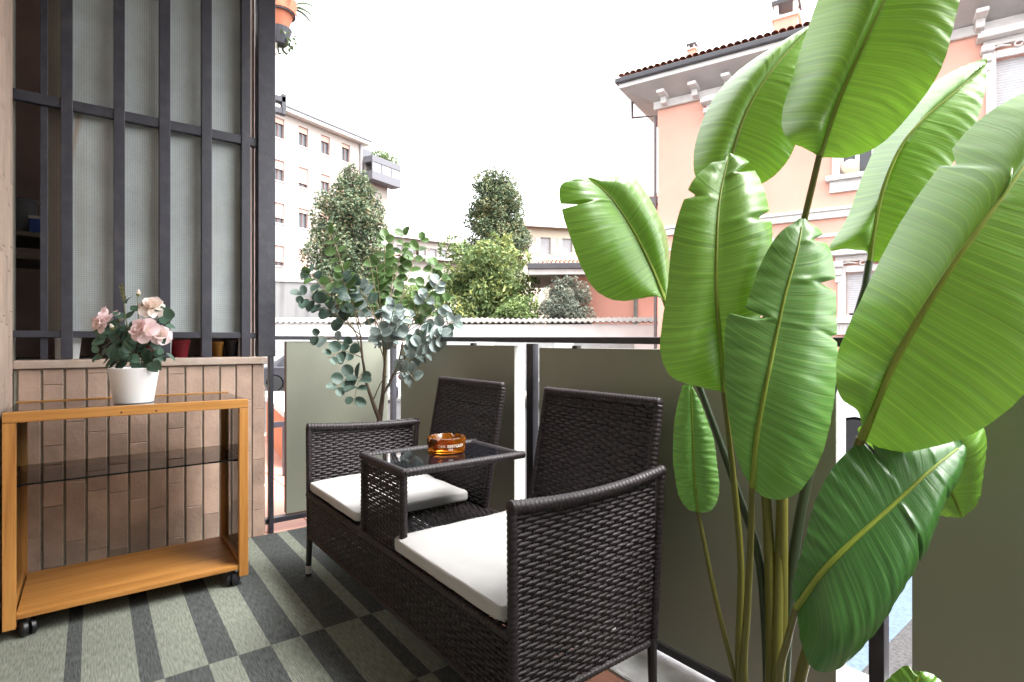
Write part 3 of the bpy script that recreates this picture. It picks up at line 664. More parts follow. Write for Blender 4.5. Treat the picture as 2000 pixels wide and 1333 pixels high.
def rose(c, axis, size, m, seed, openv=1.0):
    rs = random.Random(seed); vs_all = MB()
    for ring, (cnt, rad, tilt, ln) in enumerate(((6, 0.014, 0.15, 0.032), (5, 0.009, 0.75, 0.028), (5, 0.005, 1.15, 0.022), (4, 0.002, 1.4, 0.017))):
        for k in range(cnt):
            an = 2 * math.pi * (k + 0.37 * ring + rs.uniform(-.12, .12)) / cnt; ln_ = ln * rs.uniform(0.85, 1.15) * size; tl = tilt / openv + rs.uniform(-.15, .15)
            d = Vector((math.cos(an), math.sin(an), 0)); sd = Vector((-math.sin(an), math.cos(an), 0)); vs = []
            for i in range(6):
                s = i / 5
                a2 = tl + (0.5 - s) * 0.7 if ring < 2 else tl + s * 0.3
                w = ln_ * 0.62 * math.sin(math.pi * (0.12 + 0.68 * s)) ** 0.7
                p0 = d * (rad * 0.5 * size + ln_ * s * math.cos(tl)) + Vector((0, 0, ln_ * (s * math.sin(tl) - (0.25 * s * s if ring == 0 else -0.1 * s * s))))
                for q in (-1, -.5, 0, .5, 1):
                    vs.append(p0 + sd * q * w + Vector((0, 0, 1)) * (q * q * w * 0.28 + rs.uniform(-1, 1) * 0.0012) - d * (q * q * w * 0.25 * math.sin(tl)))
            vs_all.add(vs, [(i * 5 + k2, i * 5 + k2 + 1, (i + 1) * 5 + k2 + 1, (i + 1) * 5 + k2) for i in range(5) for k2 in range(4)])
    me = vs_all.mesh('rose', m, smooth=True, fix=False)
    o = link('rose', me, plant, c); o.rotation_euler = Vector(axis).to_track_quat('Z', 'Y').to_euler(); return o
rose(rp(207, 626, -0.03), -FWD * 0.55 + UP * 0.8 - RGT * 0.5, 1.4, pm1, 1)
rose(rp(198, 634, -0.05), -FWD * 0.8 + UP * 0.1 - RGT * 0.4, 0.95, pm1, 5)
rose(rp(280, 646, -0.07), -FWD * 0.9 + UP * 0.45 - RGT * 0.15, 1.35, pm1, 2)
rose(rp(313, 655, -0.04), -FWD * 0.7 + UP * 0.35 + RGT * 0.5, 1.05, pm1, 3)
rose(rp(297, 600, 0.0), -FWD * 0.6 + UP * 0.6 + RGT * 0.35, 1.25, pm2, 4)
def bud(u, v, dt, ax, m):
    mb = MB(); mb.lathe([(0.002, -0.006), (0.0065, 0.0), (0.0075, 0.007), (0.005, 0.015), (0.001, 0.022)], (0, 0, 0), 10)
    o = link('bud', mb.mesh('bud', m, smooth=True), plant, rp(u, v, dt)); o.rotation_euler = Vector(ax).to_track_quat('Z', 'Y').to_euler()
    mb = MB(); mb.lathe([(0.003, -0.008), (0.0075, -0.001), (0.008, 0.003)], (0, 0, 0), 10, cap1=False); c = link('sepal', mb.mesh('sepal', stemg, smooth=True), o, WLOC[o])
bud(270, 576, 0.0, UP + RGT * 0.1, pm2); bud(220, 642, -0.06, UP * 0.8 - RGT * 0.4, pm1); bud(233, 626, 0.0, RGT * 0.7 + UP * 0.4, pm1); bud(286, 668, -0.08, UP, stemg)
for k in range(9):
    p = rp(238 + k * 1.0, 562 + k * 4); d = UP * 0.6 + RGT * (-0.5 if k % 2 else 0.25) - FWD * 0.2
    o = link('leaf', rose_leaf_mesh('shoot_leaf', 0.02, 0.004, stemg) if k == 0 else shoot, plant, p, orient(d, -FWD)); shoot = o.data

# ------------------------------------------------------------------ wicker love seat with table
wick = mat('brown_wicker', (0.017, 0.0115, 0.0130), 0.47, 0.35, 30, 0.12, 300, spec=0.38, rvar=0.08, stretch=(1, 1, 3))
wick_blk = mat('black_frame', (0.012, 0.011, 0.013), 0.35, 0.15, 20)
silver = mat('silver_cap', (0.62, 0.62, 0.63), 0.35, 0.05, 10, metal=0.5)
def weave(parent, name, O, U, V, lu, lv, pitch=0.0102, h=0.0122, s=0.0250, amp=0.0015, two=True):
    O, U, V = Vector(O), Vector(U).normalized(), Vector(V).normalized(); N = U.cross(V).normalized()
    O, U, V, N = map(np.array, (O, U, V, N))
    rows = max(2, int(round(lv / pitch))); pt_ = lv / rows; k = max(2, int(round(lu / s))); ss = lu / k; ns = k * 4 + 1
    uu = np.linspace(0, lu, ns); vs = []; fs = []
    th = 0.0012
    base = 0
    for r in range(rows):
        off = amp * np.cos(np.pi * uu / ss + np.pi * r) * (0.85 + 0.3 * random.random())
        vv = (r + 0.5) * pt_ + 0.0006 * math.sin(r * 1.7) + np.cumsum(rng.normal(0, 0.00012, ns))
        hh = h * (0.92 + 0.12 * random.random())
        P = O + U * uu[:, None] + V * vv[:, None] + N * off[:, None]
        A = np.stack([P + V * hh / 2, P + N * th, P - V * hh / 2, P - N * th], 1).reshape(-1, 3)
        vs.append(A)
        i = np.arange(ns - 1)[:, None] * 4; j = np.arange(4)[None, :]; j2 = (j + 1) % 4
        fs.append(np.stack([i + j, i + j2, i + 4 + j2, i + 4 + j], -1).reshape(-1, 4) + base); base += ns * 4
    for c in range(k + 1):                       # stakes
        x = c * ss + (ss * 0.5 if False else 0.0); nv = rows * 2 + 1; vv = np.linspace(0, lv, nv)
        off = np.zeros(nv)
        P = O + U * x + V * vv[:, None] + N * off[:, None]; hw = 0.0035
        A = np.stack([P + U * hw, P + N * 0.0009, P - U * hw, P - N * 0.0009], 1).reshape(-1, 3); vs.append(A)
        i = np.arange(nv - 1)[:, None] * 4; j = np.arange(4)[None, :]; j2 = (j + 1) % 4
        fs.append(np.stack([i + j, i + j2, i + 4 + j2, i + 4 + j], -1).reshape(-1, 4) + base); base += nv * 4
    vs = np.concatenate(vs) - np.array(WLOC[parent]); fs = np.concatenate(fs)
    me = bpy.data.meshes.new(name); me.vertices.add(len(vs)); me.vertices.foreach_set('co', vs.ravel())
    me.loops.add(fs.size); me.loops.foreach_set('vertex_index', fs.ravel().astype(np.int32))
    me.polygons.add(len(fs)); me.polygons.foreach_set('loop_start', np.arange(0, fs.size, 4, dtype=np.int32))
    me.polygons.foreach_set('use_smooth', np.ones(len(fs), bool)); me.materials.append(wick); me.update(calc_edges=True)
    return link(name, me, parent, WLOC[parent])
X0, X1 = 0.727, 1.195; YA, YB = 0.962, 2.390
ZS, ZA = 0.366, 0.636
seat = thing('wicker_loveseat', 'dark brown wicker double seat with small glass table between the chairs', 'loveseat', (0.96, 1.67, 0))
for y, nm in ((YA, 'arm'), (YB, 'arm')):
    sgn = 1 if y == YA else -1
    a = weave(seat, nm, (X0 + 0.012, y, 0.19), (1, 0, 0), (0, 0, 1), 0.475, ZA - 0.19)
    mb = MB(); mb.wrapped((X0 - 0.006, y, ZA + 0.004), (X1 + 0.055, y, ZA + (0.012 if y == YA else -0.02)), 0.0155, sag=0.018 if y == YA else 0.006); mb.build('arm_rail', wick, a, smooth=True, angle=False)
    mb = MB(); mb.wrapped((X0 + 0.006, y, 0.17), (X0 + 0.002, y, ZA), 0.0125); mb.build('arm_post', wick, a, smooth=True, angle=False)
    mb = MB(); mb.wrapped((X1 + 0.012, y, 0.17), (X1 + 0.045, y, ZA), 0.0125); mb.build('arm_post', wick, a, smooth=True, angle=False)
    mb = MB(); mb.wrapped((X0 + 0.006, y, 0.186), (X1 + 0.012, y, 0.19), 0.009); mb.build('lower_rail', wick, a, smooth=True, angle=False)
weave(seat, 'front_apron', (X0, YB - 0.01, 0.183), (0, -1, 0), (0, 0, 1), YB - YA - 0.02, 0.165)
mb = MB(); mb.wrapped((X0, YB, ZS - 0.012), (X0, YA, ZS - 0.012), 0.0125); mb.build('seat_rail', wick, seat, smooth=True, angle=False)
mb = MB(); mb.wrapped((X0, YB, 0.181), (X0, YA, 0.181), 0.008); mb.build('lower_rail', wick, seat, smooth=True, angle=False)
mb = MB(); mb.wrapped((X1 + 0.01, YB, ZS - 0.012), (X1 + 0.01, YA, ZS - 0.012), 0.0125); mb.build('seat_rail', wick, seat, smooth=True, angle=False)
weave(seat, 'seat_panel', (X0 + 0.01, YA + 0.01, ZS - 0.004), (0, 1, 0), (1, 0, 0), YB - YA - 0.02, X1 - X0 - 0.005, h=0.0114)
for y in (YA, YB):
    for x, xe in ((X0 + 0.008, X0 + 0.002), (X1 + 0.008, X1 + 0.012)):
        mb = MB(); mb.tube([(xe, y, 0.052), (x, y, 0.2)], [0.0115, 0.0135], 14); lg = mb.build('leg', wick_blk, seat, smooth=True)
        mb = MB(); mb.tube([(xe, y, 0.020), (xe, y, 0.052)], 0.0128, 14); mb.build('foot_cap', silver, lg, smooth=True)
        mb = MB(); mb.tube([(xe, y, 0.009), (xe, y, 0.0205)], 0.0118, 14); mb.build('rubber_foot', rubber, lg, smooth=True)
def back(y0, y1, lab):
    b0 = Vector((X1 + 0.0, 0, ZS)); b1 = Vector((X1 + 0.085, 0, 0.822)); d = b1 - b0; L = d.length
    nrm = Vector((d.z, 0, -d.x)).normalized()
    b = weave(seat, 'backrest', (b0.x, y1 - 0.008, b0.z), (0, -1, 0), d, y1 - y0 - 0.016, L)
    b2 = weave(seat, 'backrest_rear', Vector((b0.x, y1 - 0.008, b0.z)) + nrm * 0.016, (0, -1, 0), d, y1 - y0 - 0.016, L)
    m = nrm * 0.008
    for (p, q) in (((b0.x, y0, b0.z), (b1.x, y0, b1.z)), ((b0.x, y1, b0.z), (b1.x, y1, b1.z))):
        mb = MB(); mb.wrapped(Vector(p) + m, Vector(q) + m, 0.0145); mb.build('back_frame', wick, b, smooth=True, angle=False)
    mb = MB(); mb.wrapped(Vector((b1.x, y1 + 0.006, b1.z + 0.006)) + m, Vector((b1.x, y0 - 0.006, b1.z + 0.006)) + m, 0.0145); mb.build('back_frame', wick, b, smooth=True, angle=False)
back(1.005, 1.490, ''); back(1.760, 2.243, '')
TY0, TY1, TX1, TZ = 1.502, 1.803, 1.160, 0.610
for p, q in (((X0 + 0.006, TY0, TZ), (TX1 + 0.03, TY0, TZ)), ((X0 + 0.006, TY1, TZ), (TX1 + 0.03, TY1, TZ)), ((X0 + 0.006, TY0 - 0.012, TZ + 0.0015), (X0 + 0.006, TY1 + 0.012, TZ + 0.0015)), ((TX1 + 0.014, TY0, TZ - 0.0015), (TX1 + 0.014, TY1, TZ - 0.0015))):
    mb = MB(); mb.wrapped(p, q, 0.0135); mb.build('table_frame', wick, seat, smooth=True, angle=False)
blackglass = mat('black_glass', (0.006, 0.006, 0.008), 0.04, 0.05, 3, spec=0.5)
mb = MB(); mb.box(X0 + 0.015, TX1 + 0.004, TY0 + 0.009, TY1 - 0.009, TZ + 0.001, TZ + 0.006); mb.build('table_glass', blackglass, seat)
tp = weave(seat, 'table_panel', (X0 + 0.006, TY1 - 0.012, ZS), (0, -1, 0), (0, 0, 1), TY1 - TY0 - 0.024, TZ - ZS - 0.01, h=0.0102)
for y in (TY0 + 0.002, TY1 - 0.002):
    mb = MB(); mb.wrapped((X0 + 0.008, y, ZS - 0.005), (X0 + 0.008, y, TZ - 0.01), 0.0125); mb.build('table_post', wick, tp, smooth=True, angle=False)

# cushions
def cushion_mat():
    m = mat('white_canvas', (0.42, 0.412, 0.405), 0.92, 0.04, 9, 0.22, 420, sheen=0.2, dirt=0.12, dirtcol=(0.55, 0.52, 0.48), dscale=5)
    return m
cm = cushion_mat()
def cushion(name, label, x0, x1, y0, y1, z0, z1, seed):
    nx, ny, nz = 26, 26, 7; bm = bmesh.new()
    c = Vector(((x0 + x1) / 2, (y0 + y1) / 2, z0))
    bmesh.ops.create_cube(bm, size=1.0)
    bmesh.ops.subdivide_edges(bm, edges=bm.edges[:], cuts=19, use_grid_fill=True)
    hx, hy, hz = (x1 - x0) / 2, (y1 - y0) / 2, (z1 - z0) / 2; rr = 0.015
    for v in bm.verts:
        q = Vector((v.co.x * 2 * hx, v.co.y * 2 * hy, v.co.z * 2 * hz))
        i = Vector((max(-hx + rr, min(hx - rr, q.x)), max(-hy + rr, min(hy - rr, q.y)), max(-hz + rr, min(hz - rr, q.z))))
        dlt = q - i
        if dlt.length > 1e-6: q = i + dlt.normalized() * rr * (1 if max(abs(dlt.x), abs(dlt.y), abs(dlt.z)) > rr * 0.2 else dlt.length / rr)
        ex = 1 - abs(q.x) / hx; ey = 1 - abs(q.y) / hy
        puff = min(1, ex * 4) * min(1, ey * 4)
        if q.z > 0: q.z += 0.006 * puff
        nn = mnoise.noise((q.x * 9 + seed, q.y * 9, q.z * 6)); n2 = mnoise.noise((q.x * 28 + seed, q.y * 28, q.z * 18))
        n3 = max(0, mnoise.noise((q.x * 6 + q.y * 14 + seed, q.y * 3, 3.3)) - 0.25)
        out = q.normalized()
        q += Vector((q.x / hx * 0.003 * nn, q.y / hy * 0.003 * nn, (0.003 * nn + 0.0016 * n2 - 0.011 * n3 * (1 - puff * 0.6)) if q.z > -hz * 0.5 else 0))
        # slight waviness of the side seam
        if abs(q.z) < hz * 0.75: q.x *= 1 + 0.006 * mnoise.noise((q.y * 16 + seed, q.z * 20, 1)); q.y *= 1 + 0.006 * mnoise.noise((q.x * 16 + seed, q.z * 20, 7))
        v.co = q + Vector((0, 0, hz))
    me = bpy.data.meshes.new(name); bm.to_mesh(me); bm.free(); me.materials.append(cm); me.polygons.foreach_set('use_smooth', [True] * len(me.polygons))
    o = link(name, me, None, c); md = o.modifiers.new('sub', 'SUBSURF'); md.levels = 1; md.render_levels = 1
    return tag(o, label, 'cushion', 'seat cushions')
cushion('seat_cushion', 'white seat cushion on the near chair beside the close armrest', X0 - 0.012, X1 - 0.012, 0.984, 1.540, ZS + 0.007, ZS + 0.053, 3)
cushion('seat_cushion', 'white seat cushion on the far chair behind the small table', X0 - 0.006, X1 - 0.012, 1.835, 2.372, ZS + 0.007, ZS + 0.050, 11)

# ------------------------------------------------------------------ amber ashtray with white lettering
def amber():
    m = bpy.data.materials.new('amber_glass'); m.use_nodes = True; p = m.node_tree.nodes['Principled BSDF']
    n = m.node_tree.nodes; l = m.node_tree.links
    p.inputs['Base Color'].default_value = (0.85, 0.28, 0.025, 1); p.inputs['Roughness'].default_value = 0.04
    p.inputs['Transmission Weight'].default_value = 0.85; p.inputs['IOR'].default_value = 1.35
    nz = n.new('ShaderNodeTexNoise'); nz.inputs['Scale'].default_value = 14; tc = n.new('ShaderNodeTexCoord'); l.new(tc.outputs['Object'], nz.inputs['Vector'])
    cr = n.new('ShaderNodeValToRGB'); cr.color_ramp.elements[0].color = (0.36, 0.060, 0.004, 1); cr.color_ramp.elements[1].color = (0.80, 0.27, 0.02, 1); l.new(nz.outputs['Fac'], cr.inputs['Fac']); l.new(cr.outputs[0], p.inputs['Base Color'])
    return m
ac = on_z(872, 882, TZ + 0.006); ac.z = TZ + 0.0065
t = thing('ashtray', 'round amber glass ashtray with white lettering on the table', 'ashtray', ac)
prof = [(0.058, 0.0), (0.064, 0.003), (0.0655, 0.012), (0.068, 0.047), (0.0665, 0.052), (0.062, 0.053), (0.058, 0.050), (0.050, 0.022), (0.046, 0.014), (0.0, 0.012)]
n = 96; vs = []; fs = []
for r, h in prof:
    for j in range(n):
        an = 2 * math.pi * j / n; hh = h
        if h > 0.045:
            for a0 in (0.6, 2.17, 3.74, 5.31):
                dd = abs((an - a0 + math.pi) % (2 * math.pi) - math.pi); hh -= 0.009 * max(0, 1 - dd / 0.10)
        vs.append(ac + Vector((r * math.cos(an), r * math.sin(an), hh)))
k = len(prof)
for i in range(k - 1):
    for j in range(n): fs.append((i * n + j, i * n + (j + 1) % n, (i + 1) * n + (j + 1) % n, (i + 1) * n + j))
fs.append(tuple(range(n - 1, -1, -1)))
mb = MB(); mb.add(vs, fs); mb.build('bowl', amber(), t, smooth=True)
def ring_text(body, size, z, ang0, parent, r, m):
    cu = bpy.data.curves.new('lettering', 'FONT'); cu.body = body; cu.size = size; cu.align_x = 'CENTER'; cu.extrude = 0.0002; cu.offset = 0.0002
    ob = bpy.data.objects.new('tmp', cu); COL.objects.link(ob); dg = bpy.context.evaluated_depsgraph_get()
    me = bpy.data.meshes.new_from_object(ob.evaluated_get(dg)); bpy.data.objects.remove(ob)
    for v in me.vertices:
        x, y, zz_ = v.co; rr = r(z + y) + 0.0006 + zz_; an = ang0 + x / 0.067
        v.co = Vector((rr * math.cos(an), rr * math.sin(an), z + y))
    me.materials.clear(); me.materials.append(m); o = link('lettering', me, parent, WLOC[parent]); return o
wht = mat('white_print', (0.8, 0.78, 0.74), 0.5, 0.02)
rf = lambda h: 0.0655 + (h - 0.012) / 0.035 * 0.0025
look = math.atan2(-ac.y, -ac.x)
ring_text('CAV. BERTOLDI', 0.0135, 0.0240, look + 0.25, t, rf, wht); ring_text('VINI', 0.0085, 0.0140, look + 0.22, t, rf, wht)
# ------------------------------------------------------------------ artificial bird of paradise plant
bp_base = on_z(1500, 1612, 0.0)
bop = thing('bird_of_paradise_plant', 'tall artificial banana-like plant with huge glossy green leaves by the railing', 'plant', (bp_base.x, bp_base.y, 0.0))
lf_a = leaf_mat('banana_leaf', (0.095, 0.245, 0.022), (0.15, 0.32, 0.038), 0.22, 0.38, veins=42, rand=0.06, tcol=(0.22, 0.44, 0.03), coat=0.55, spec=0.6)
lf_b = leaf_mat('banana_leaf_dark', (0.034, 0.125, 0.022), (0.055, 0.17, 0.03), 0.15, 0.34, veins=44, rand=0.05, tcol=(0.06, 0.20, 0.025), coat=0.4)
lf_c = leaf_mat('banana_leaf_soft', (0.085, 0.215, 0.042), (0.115, 0.26, 0.055), 0.2, 0.42, veins=42, rand=0.05, tcol=(0.14, 0.33, 0.04), coat=0.2)
rib_m = mat('midrib', (0.23, 0.30, 0.035), 0.42, 0.2, 12)
rib_d = mat('midrib_dark', (0.07, 0.085, 0.015), 0.4, 0.25, 12)
stalk = mat('olive_stalk', (0.13, 0.125, 0.022), 0.38, 0.3, 7, stretch=(1, 1, 0.25), rvar=0.08)
stalk_d = mat('dark_stalk', (0.030, 0.045, 0.020), 0.4, 0.3, 7, stretch=(1, 1, 0.25))
def big_leaf(label, mid, left, right, m, ribm, notch=(), n=170, mm=9, bulge=(0.03, 0.03), rip=0.0007, rr=(0.0065, 0.0014), seed=0):
    Mi = catmull(mid, n); Lf = catmull(left, n); Rt = catmull(right, n); s = np.linspace(0, 1, n)
    M3 = np.array([pt(u, v, t) for u, v, t in Mi])
    def edge(E): return np.array([pt(e[0], e[1], Mi[i, 2] + e[2]) for i, e in enumerate(E)])
    vs = []; uvs = []
    view = np.array(FWD)
    cols = list(range(-mm, mm + 1))
    E = {-1: edge(Lf), 1: edge(Rt)}
    rs = np.random.default_rng(seed); ph = rs.uniform(0, 6, 4)
    for j in cols:
        sg = -1 if j < 0 else 1; f = abs(j) / mm
        W = E[sg] - M3
        mult = np.ones(n)
        for sd, s0, w, dep in notch:
            if sd == sg: mult *= 1 - dep * np.clip(1 - np.abs(s - s0) / w, 0, 1) ** 0.8
        b = bulge[0] if sg < 0 else bulge[1]
        width = np.linalg.norm(W, axis=1)
        P = M3 + W * (f * mult)[:, None] - view[None, :] * (b * math.sin(math.pi * f) * (width / 0.12))[:, None]
        ripple = rip * f * (np.sin(s * 88 + ph[0] + f * 1.3) + 0.7 * np.sin(s * 151 + ph[1] - f) + 1.6 * np.sin(s * 23 + ph[2] + f * 2) * f)
        P = P - view[None, :] * ripple[:, None] + np.array(UP)[None, :] * (ripple * 0.4)[:, None]
        vs.append(P); uvs.append(np.stack([np.full(n, f * sg), s], 1))
    vs = np.stack(vs, 1); uvs = np.stack(uvs, 1); k = len(cols)
    o = WLOC[bop]; V = vs.reshape(-1, 3) - np.array(o)
    fs = [(i * k + j, i * k + j + 1, (i + 1) * k + j + 1, (i + 1) * k + j) for i in range(n - 1) for j in range(k - 1)]
    me = bpy.data.meshes.new('leaf'); me.from_pydata(V.tolist(), [], fs); me.materials.append(m); me.polygons.foreach_set('use_smooth', [True] * len(fs))
    ul = me.uv_layers.new(name='UVMap'); U = uvs.reshape(-1, 2); idx = np.empty(len(me.loops), np.int32); me.loops.foreach_get('vertex_index', idx)
    ul.data.foreach_set('uv', U[idx].ravel()); me.update()
    ob = link('leaf', me, bop, o)
    if label: ob['label'] = label
    mb = MB(); q = range(0, n - 4, 4); mb.tube([Vector(M3[i]) - FWD * 0.001 for i in q], [rr[0] + (rr[1] - rr[0]) * (i / n) ** 0.8 for i in q], 8)
    mb.build('midrib', ribm, ob, smooth=True); return ob
def stem(pts, r, m):
    P = catmull(pts, 22); k = len(P); mb = MB()
    rr = [r[0] + (r[1] - r[0]) * i / (k - 1) for i in range(k)]
    mb.tube([pt(*p) for p in P], rr, 12); return mb.build('stem', m, bop, smooth=True)
# 1 tall leaf at the top
big_leaf('broad upright leaf reaching past the top of the picture',
    [(1600, 306, 1.08), (1638, 195, 1.06), (1688, 82, 1.04), (1748, -50, 1.03), (1800, -170, 1.04)],
    [(1600, 306, 0), (1572, 290, 0.005), (1536, 268, 0.03), (1527, 225, 0.10), (1548, 150, 0.15), (1578, 55, 0.16), (1612, -30, 0.14), (1690, -140, 0.08), (1800, -172, 0)],
    [(1602, 308, 0), (1660, 306, -0.01), (1722, 281, -0.03), (1790, 208, -0.06), (1836, 138, -0.08), (1862, 55, -0.08), (1875, -20, -0.07), (1860, -110, -0.04), (1801, -172, 0)],
    lf_a, rib_m, bulge=(0.05, 0.02), seed=1)
# 2 leaf behind it to the left
big_leaf('long leaf leaning right behind the tall one, pale reflecting left half',
    [(1418, 366, 1.30), (1430, 300, 1.29), (1462, 210, 1.28), (1515, 128, 1.27), (1592, 45, 1.27)],
    [(1418, 368, 0), (1376, 362, 0.02), (1356, 335, 0.05), (1360, 272, 0.11), (1395, 190, 0.15), (1455, 128, 0.16), (1530, 82, 0.10), (1592, 44, 0)],
    [(1420, 368, 0), (1490, 358, -0.02), (1540, 312, -0.04), (1566, 240, -0.05), (1582, 150, -0.04), (1590, 90, -0.02), (1593, 45, 0)],
    lf_a, rib_m, bulge=(0.045, 0.02), seed=2)
# 3 bright centre leaf
big_leaf('bright yellow-green upright leaf in the middle with torn dark tip',
    [(1413, 766, 1.17), (1408, 690, 1.16), (1399, 580, 1.15), (1400, 470, 1.15), (1406, 385, 1.17), (1424, 300, 1.21)],
    [(1412, 766, 0), (1368, 757, -0.01), (1312, 736, -0.01), (1290, 690, 0.0), (1292, 640, 0.015), (1304, 560, 0.02), (1310, 490, 0.02), (1326, 418, 0.02), (1352, 355, 0.02), (1385, 322, 0.015), (1422, 299, 0)],
    [(1415, 766, 0), (1448, 715, -0.01), (1488, 610, 0.0), (1505, 510, 0.01), (1508, 440, 0.02), (1498, 388, 0.02), (1480, 345, 0.02), (1455, 310, 0.01), (1426, 299, 0)],
    lf_a, rib_m, notch=((-1, 0.80, 0.016, 0.30), (1, 0.90, 0.016, 0.55), (1, 0.70, 0.018, 0.25), (-1, 0.965, 0.02, 0.6)), bulge=(0.02, 0.025), seed=3)
# 4 front centre-right leaf
big_leaf('large soft green leaf in front with split edges',
    [(1469, 952, 1.07), (1477, 857, 1.06), (1494, 762, 1.05), (1508, 695, 1.05), (1531, 586, 1.06), (1557, 490, 1.08), (1568, 428, 1.11)],
    [(1468, 952, 0), (1443, 905, 0.0), (1424, 820, 0.01), (1415, 730, 0.02), (1420, 620, 0.03), (1450, 612, 0.02), (1484, 520, 0.03), (1520, 458, 0.02), (1562, 427, 0)],
    [(1470, 953, 0), (1490, 970, 0.0), (1525, 976, 0.0), (1566, 956, 0.0), (1604, 890, 0.01), (1627, 800, 0.02), (1635, 700, 0.03), (1634, 600, 0.03), (1628, 515, 0.03), (1606, 455, 0.02), (1572, 427, 0)],
    lf_c, rib_m, notch=((-1, 0.625, 0.022, 0.62), (1, 0.775, 0.016, 0.33), (1, 0.915, 0.014, 0.5), (1, 0.62, 0.010, 0.12)), bulge=(0.012, 0.018), seed=4)
# 5 leaf hanging out to the left
big_leaf('broad leaf bending over to the left above the railing',
    [(1302, 598, 1.33), (1272, 522, 1.33), (1234, 447, 1.32), (1190, 384, 1.30), (1148, 347, 1.27)],
    [(1300, 598, 0), (1284, 580, -0.01), (1212, 588, -0.02), (1164, 568, -0.03), (1136, 522, -0.05), (1116, 470, -0.06), (1098, 414, -0.06), (1096, 362, -0.04), (1147, 347, 0)],
    [(1303, 597, 0), (1309, 540, 0.06), (1304, 468, 0.11), (1286, 418, 0.13), (1260, 374, 0.12), (1232, 340, 0.09), (1210, 338, 0.06), (1180, 348, 0.03), (1150, 346, 0)],
    lf_a, rib_m, notch=((-1, 0.775, 0.012, 0.32),), bulge=(0.02, 0.04), seed=5)
# 6 leaf behind on the right
big_leaf('leaf behind on the right with pale reflecting upper half and serrated edge',
    [(1698, 512, 1.22), (1707, 448, 1.21), (1726, 365, 1.20), (1760, 286, 1.19), (1805, 232, 1.18), (1865, 180, 1.17), (1925, 128, 1.17)],
    [(1697, 512, 0), (1692, 492, 0.01), (1655, 487, 0.03), (1618, 486, 0.07), (1655, 425, 0.10), (1690, 330, 0.13), (1740, 238, 0.14), (1820, 165, 0.11), (1880, 130, 0.07), (1924, 115, 0)],
    [(1699, 512, 0), (1735, 506, -0.01), (1770, 468, -0.02), (1810, 408, -0.03), (1855, 330, -0.03), (1898, 262, -0.03), (1922, 190, -0.02), (1926, 128, 0)],
    lf_a, rib_m, bulge=(0.04, 0.015), seed=6, notch=((-1, 0.93, 0.008, 0.25), (-1, 0.90, 0.006, 0.15), (-1, 0.955, 0.008, 0.3)))
# 7 huge leaf right front
big_leaf('huge leaf at the right edge running out of the picture',
    [(1682, 858, 0.93), (1730, 741, 0.90), (1793, 624, 0.88), (1865, 511, 0.86), (1937, 412, 0.85), (2005, 316, 0.85), (2110, 170, 0.87)],
    [(1682, 856, 0), (1676, 806, 0.0), (1642, 778, 0.01), (1634, 735, 0.03), (1640, 680, 0.09), (1686, 575, 0.15), (1735, 478, 0.17), (1782, 398, 0.17), (1835, 325, 0.16), (1890, 255, 0.14), (1950, 208, 0.10), (2030, 172, 0.05), (2110, 165, 0)],
    [(1684, 859, 0), (1740, 884, -0.01), (1810, 876, -0.02), (1900, 848, -0.03), (1985, 785, -0.04), (2060, 690, -0.05), (2125, 540, -0.04), (2160, 330, -0.02), (2112, 168, 0)],
    lf_a, rib_m, notch=((-1, 0.665, 0.020, 0.22), (-1, 0.895, 0.008, 0.2)), bulge=(0.035, 0.015), rr=(0.0075, 0.002), seed=7)
# 8 dark leaf low right
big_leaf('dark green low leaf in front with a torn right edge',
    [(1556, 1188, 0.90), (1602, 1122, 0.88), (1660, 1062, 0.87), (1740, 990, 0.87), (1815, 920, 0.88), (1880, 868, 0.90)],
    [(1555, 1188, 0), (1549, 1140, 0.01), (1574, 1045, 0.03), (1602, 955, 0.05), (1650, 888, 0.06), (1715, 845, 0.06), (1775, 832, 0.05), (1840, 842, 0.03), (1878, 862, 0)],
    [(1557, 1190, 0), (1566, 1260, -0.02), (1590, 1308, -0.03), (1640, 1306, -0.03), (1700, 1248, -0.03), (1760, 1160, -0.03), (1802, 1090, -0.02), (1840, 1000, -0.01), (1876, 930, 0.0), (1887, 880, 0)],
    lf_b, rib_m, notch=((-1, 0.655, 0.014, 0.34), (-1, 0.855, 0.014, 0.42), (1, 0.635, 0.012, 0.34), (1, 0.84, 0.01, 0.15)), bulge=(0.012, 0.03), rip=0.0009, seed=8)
# 9 leaf half hidden behind 7 and 8
big_leaf('leaf mostly hidden behind the huge right leaf, its end hanging below',
    [(1690, 826, 1.02), (1740, 836, 1.03), (1800, 880, 1.03), (1850, 950, 1.03), (1880, 1012, 1.03)],
    [(1690, 826, 0), (1676, 846, 0.02), (1730, 900, 0.03), (1780, 960, 0.03), (1830, 1004, 0.02), (1878, 1012, 0)],
    [(1690, 825, 0), (1760, 780, -0.01), (1850, 790, -0.02), (1915, 830, -0.02), (1926, 880, -0.02), (1912, 975, -0.01), (1882, 1011, 0)],
    lf_a, rib_m, seed=9)
# 10 small young leaf
big_leaf('small narrow young leaf lowest on the left',
    [(1363, 1002, 1.22), (1356, 925, 1.21), (1353, 850, 1.21), (1349, 752, 1.21)],
    [(1362, 1002, 0), (1340, 992, 0.0), (1322, 955, 0.01), (1314, 880, 0.01), (1320, 805, 0.015), (1334, 752, 0.0)],
    [(1364, 1002, 0), (1388, 998, 0.0), (1404, 968, 0.01), (1401, 905, 0.01), (1392, 852, 0.012), (1372, 795, 0.012), (1352, 751, 0)],
    lf_c, rib_m, rr=(0.003, 0.001), rip=0.0009, seed=10)
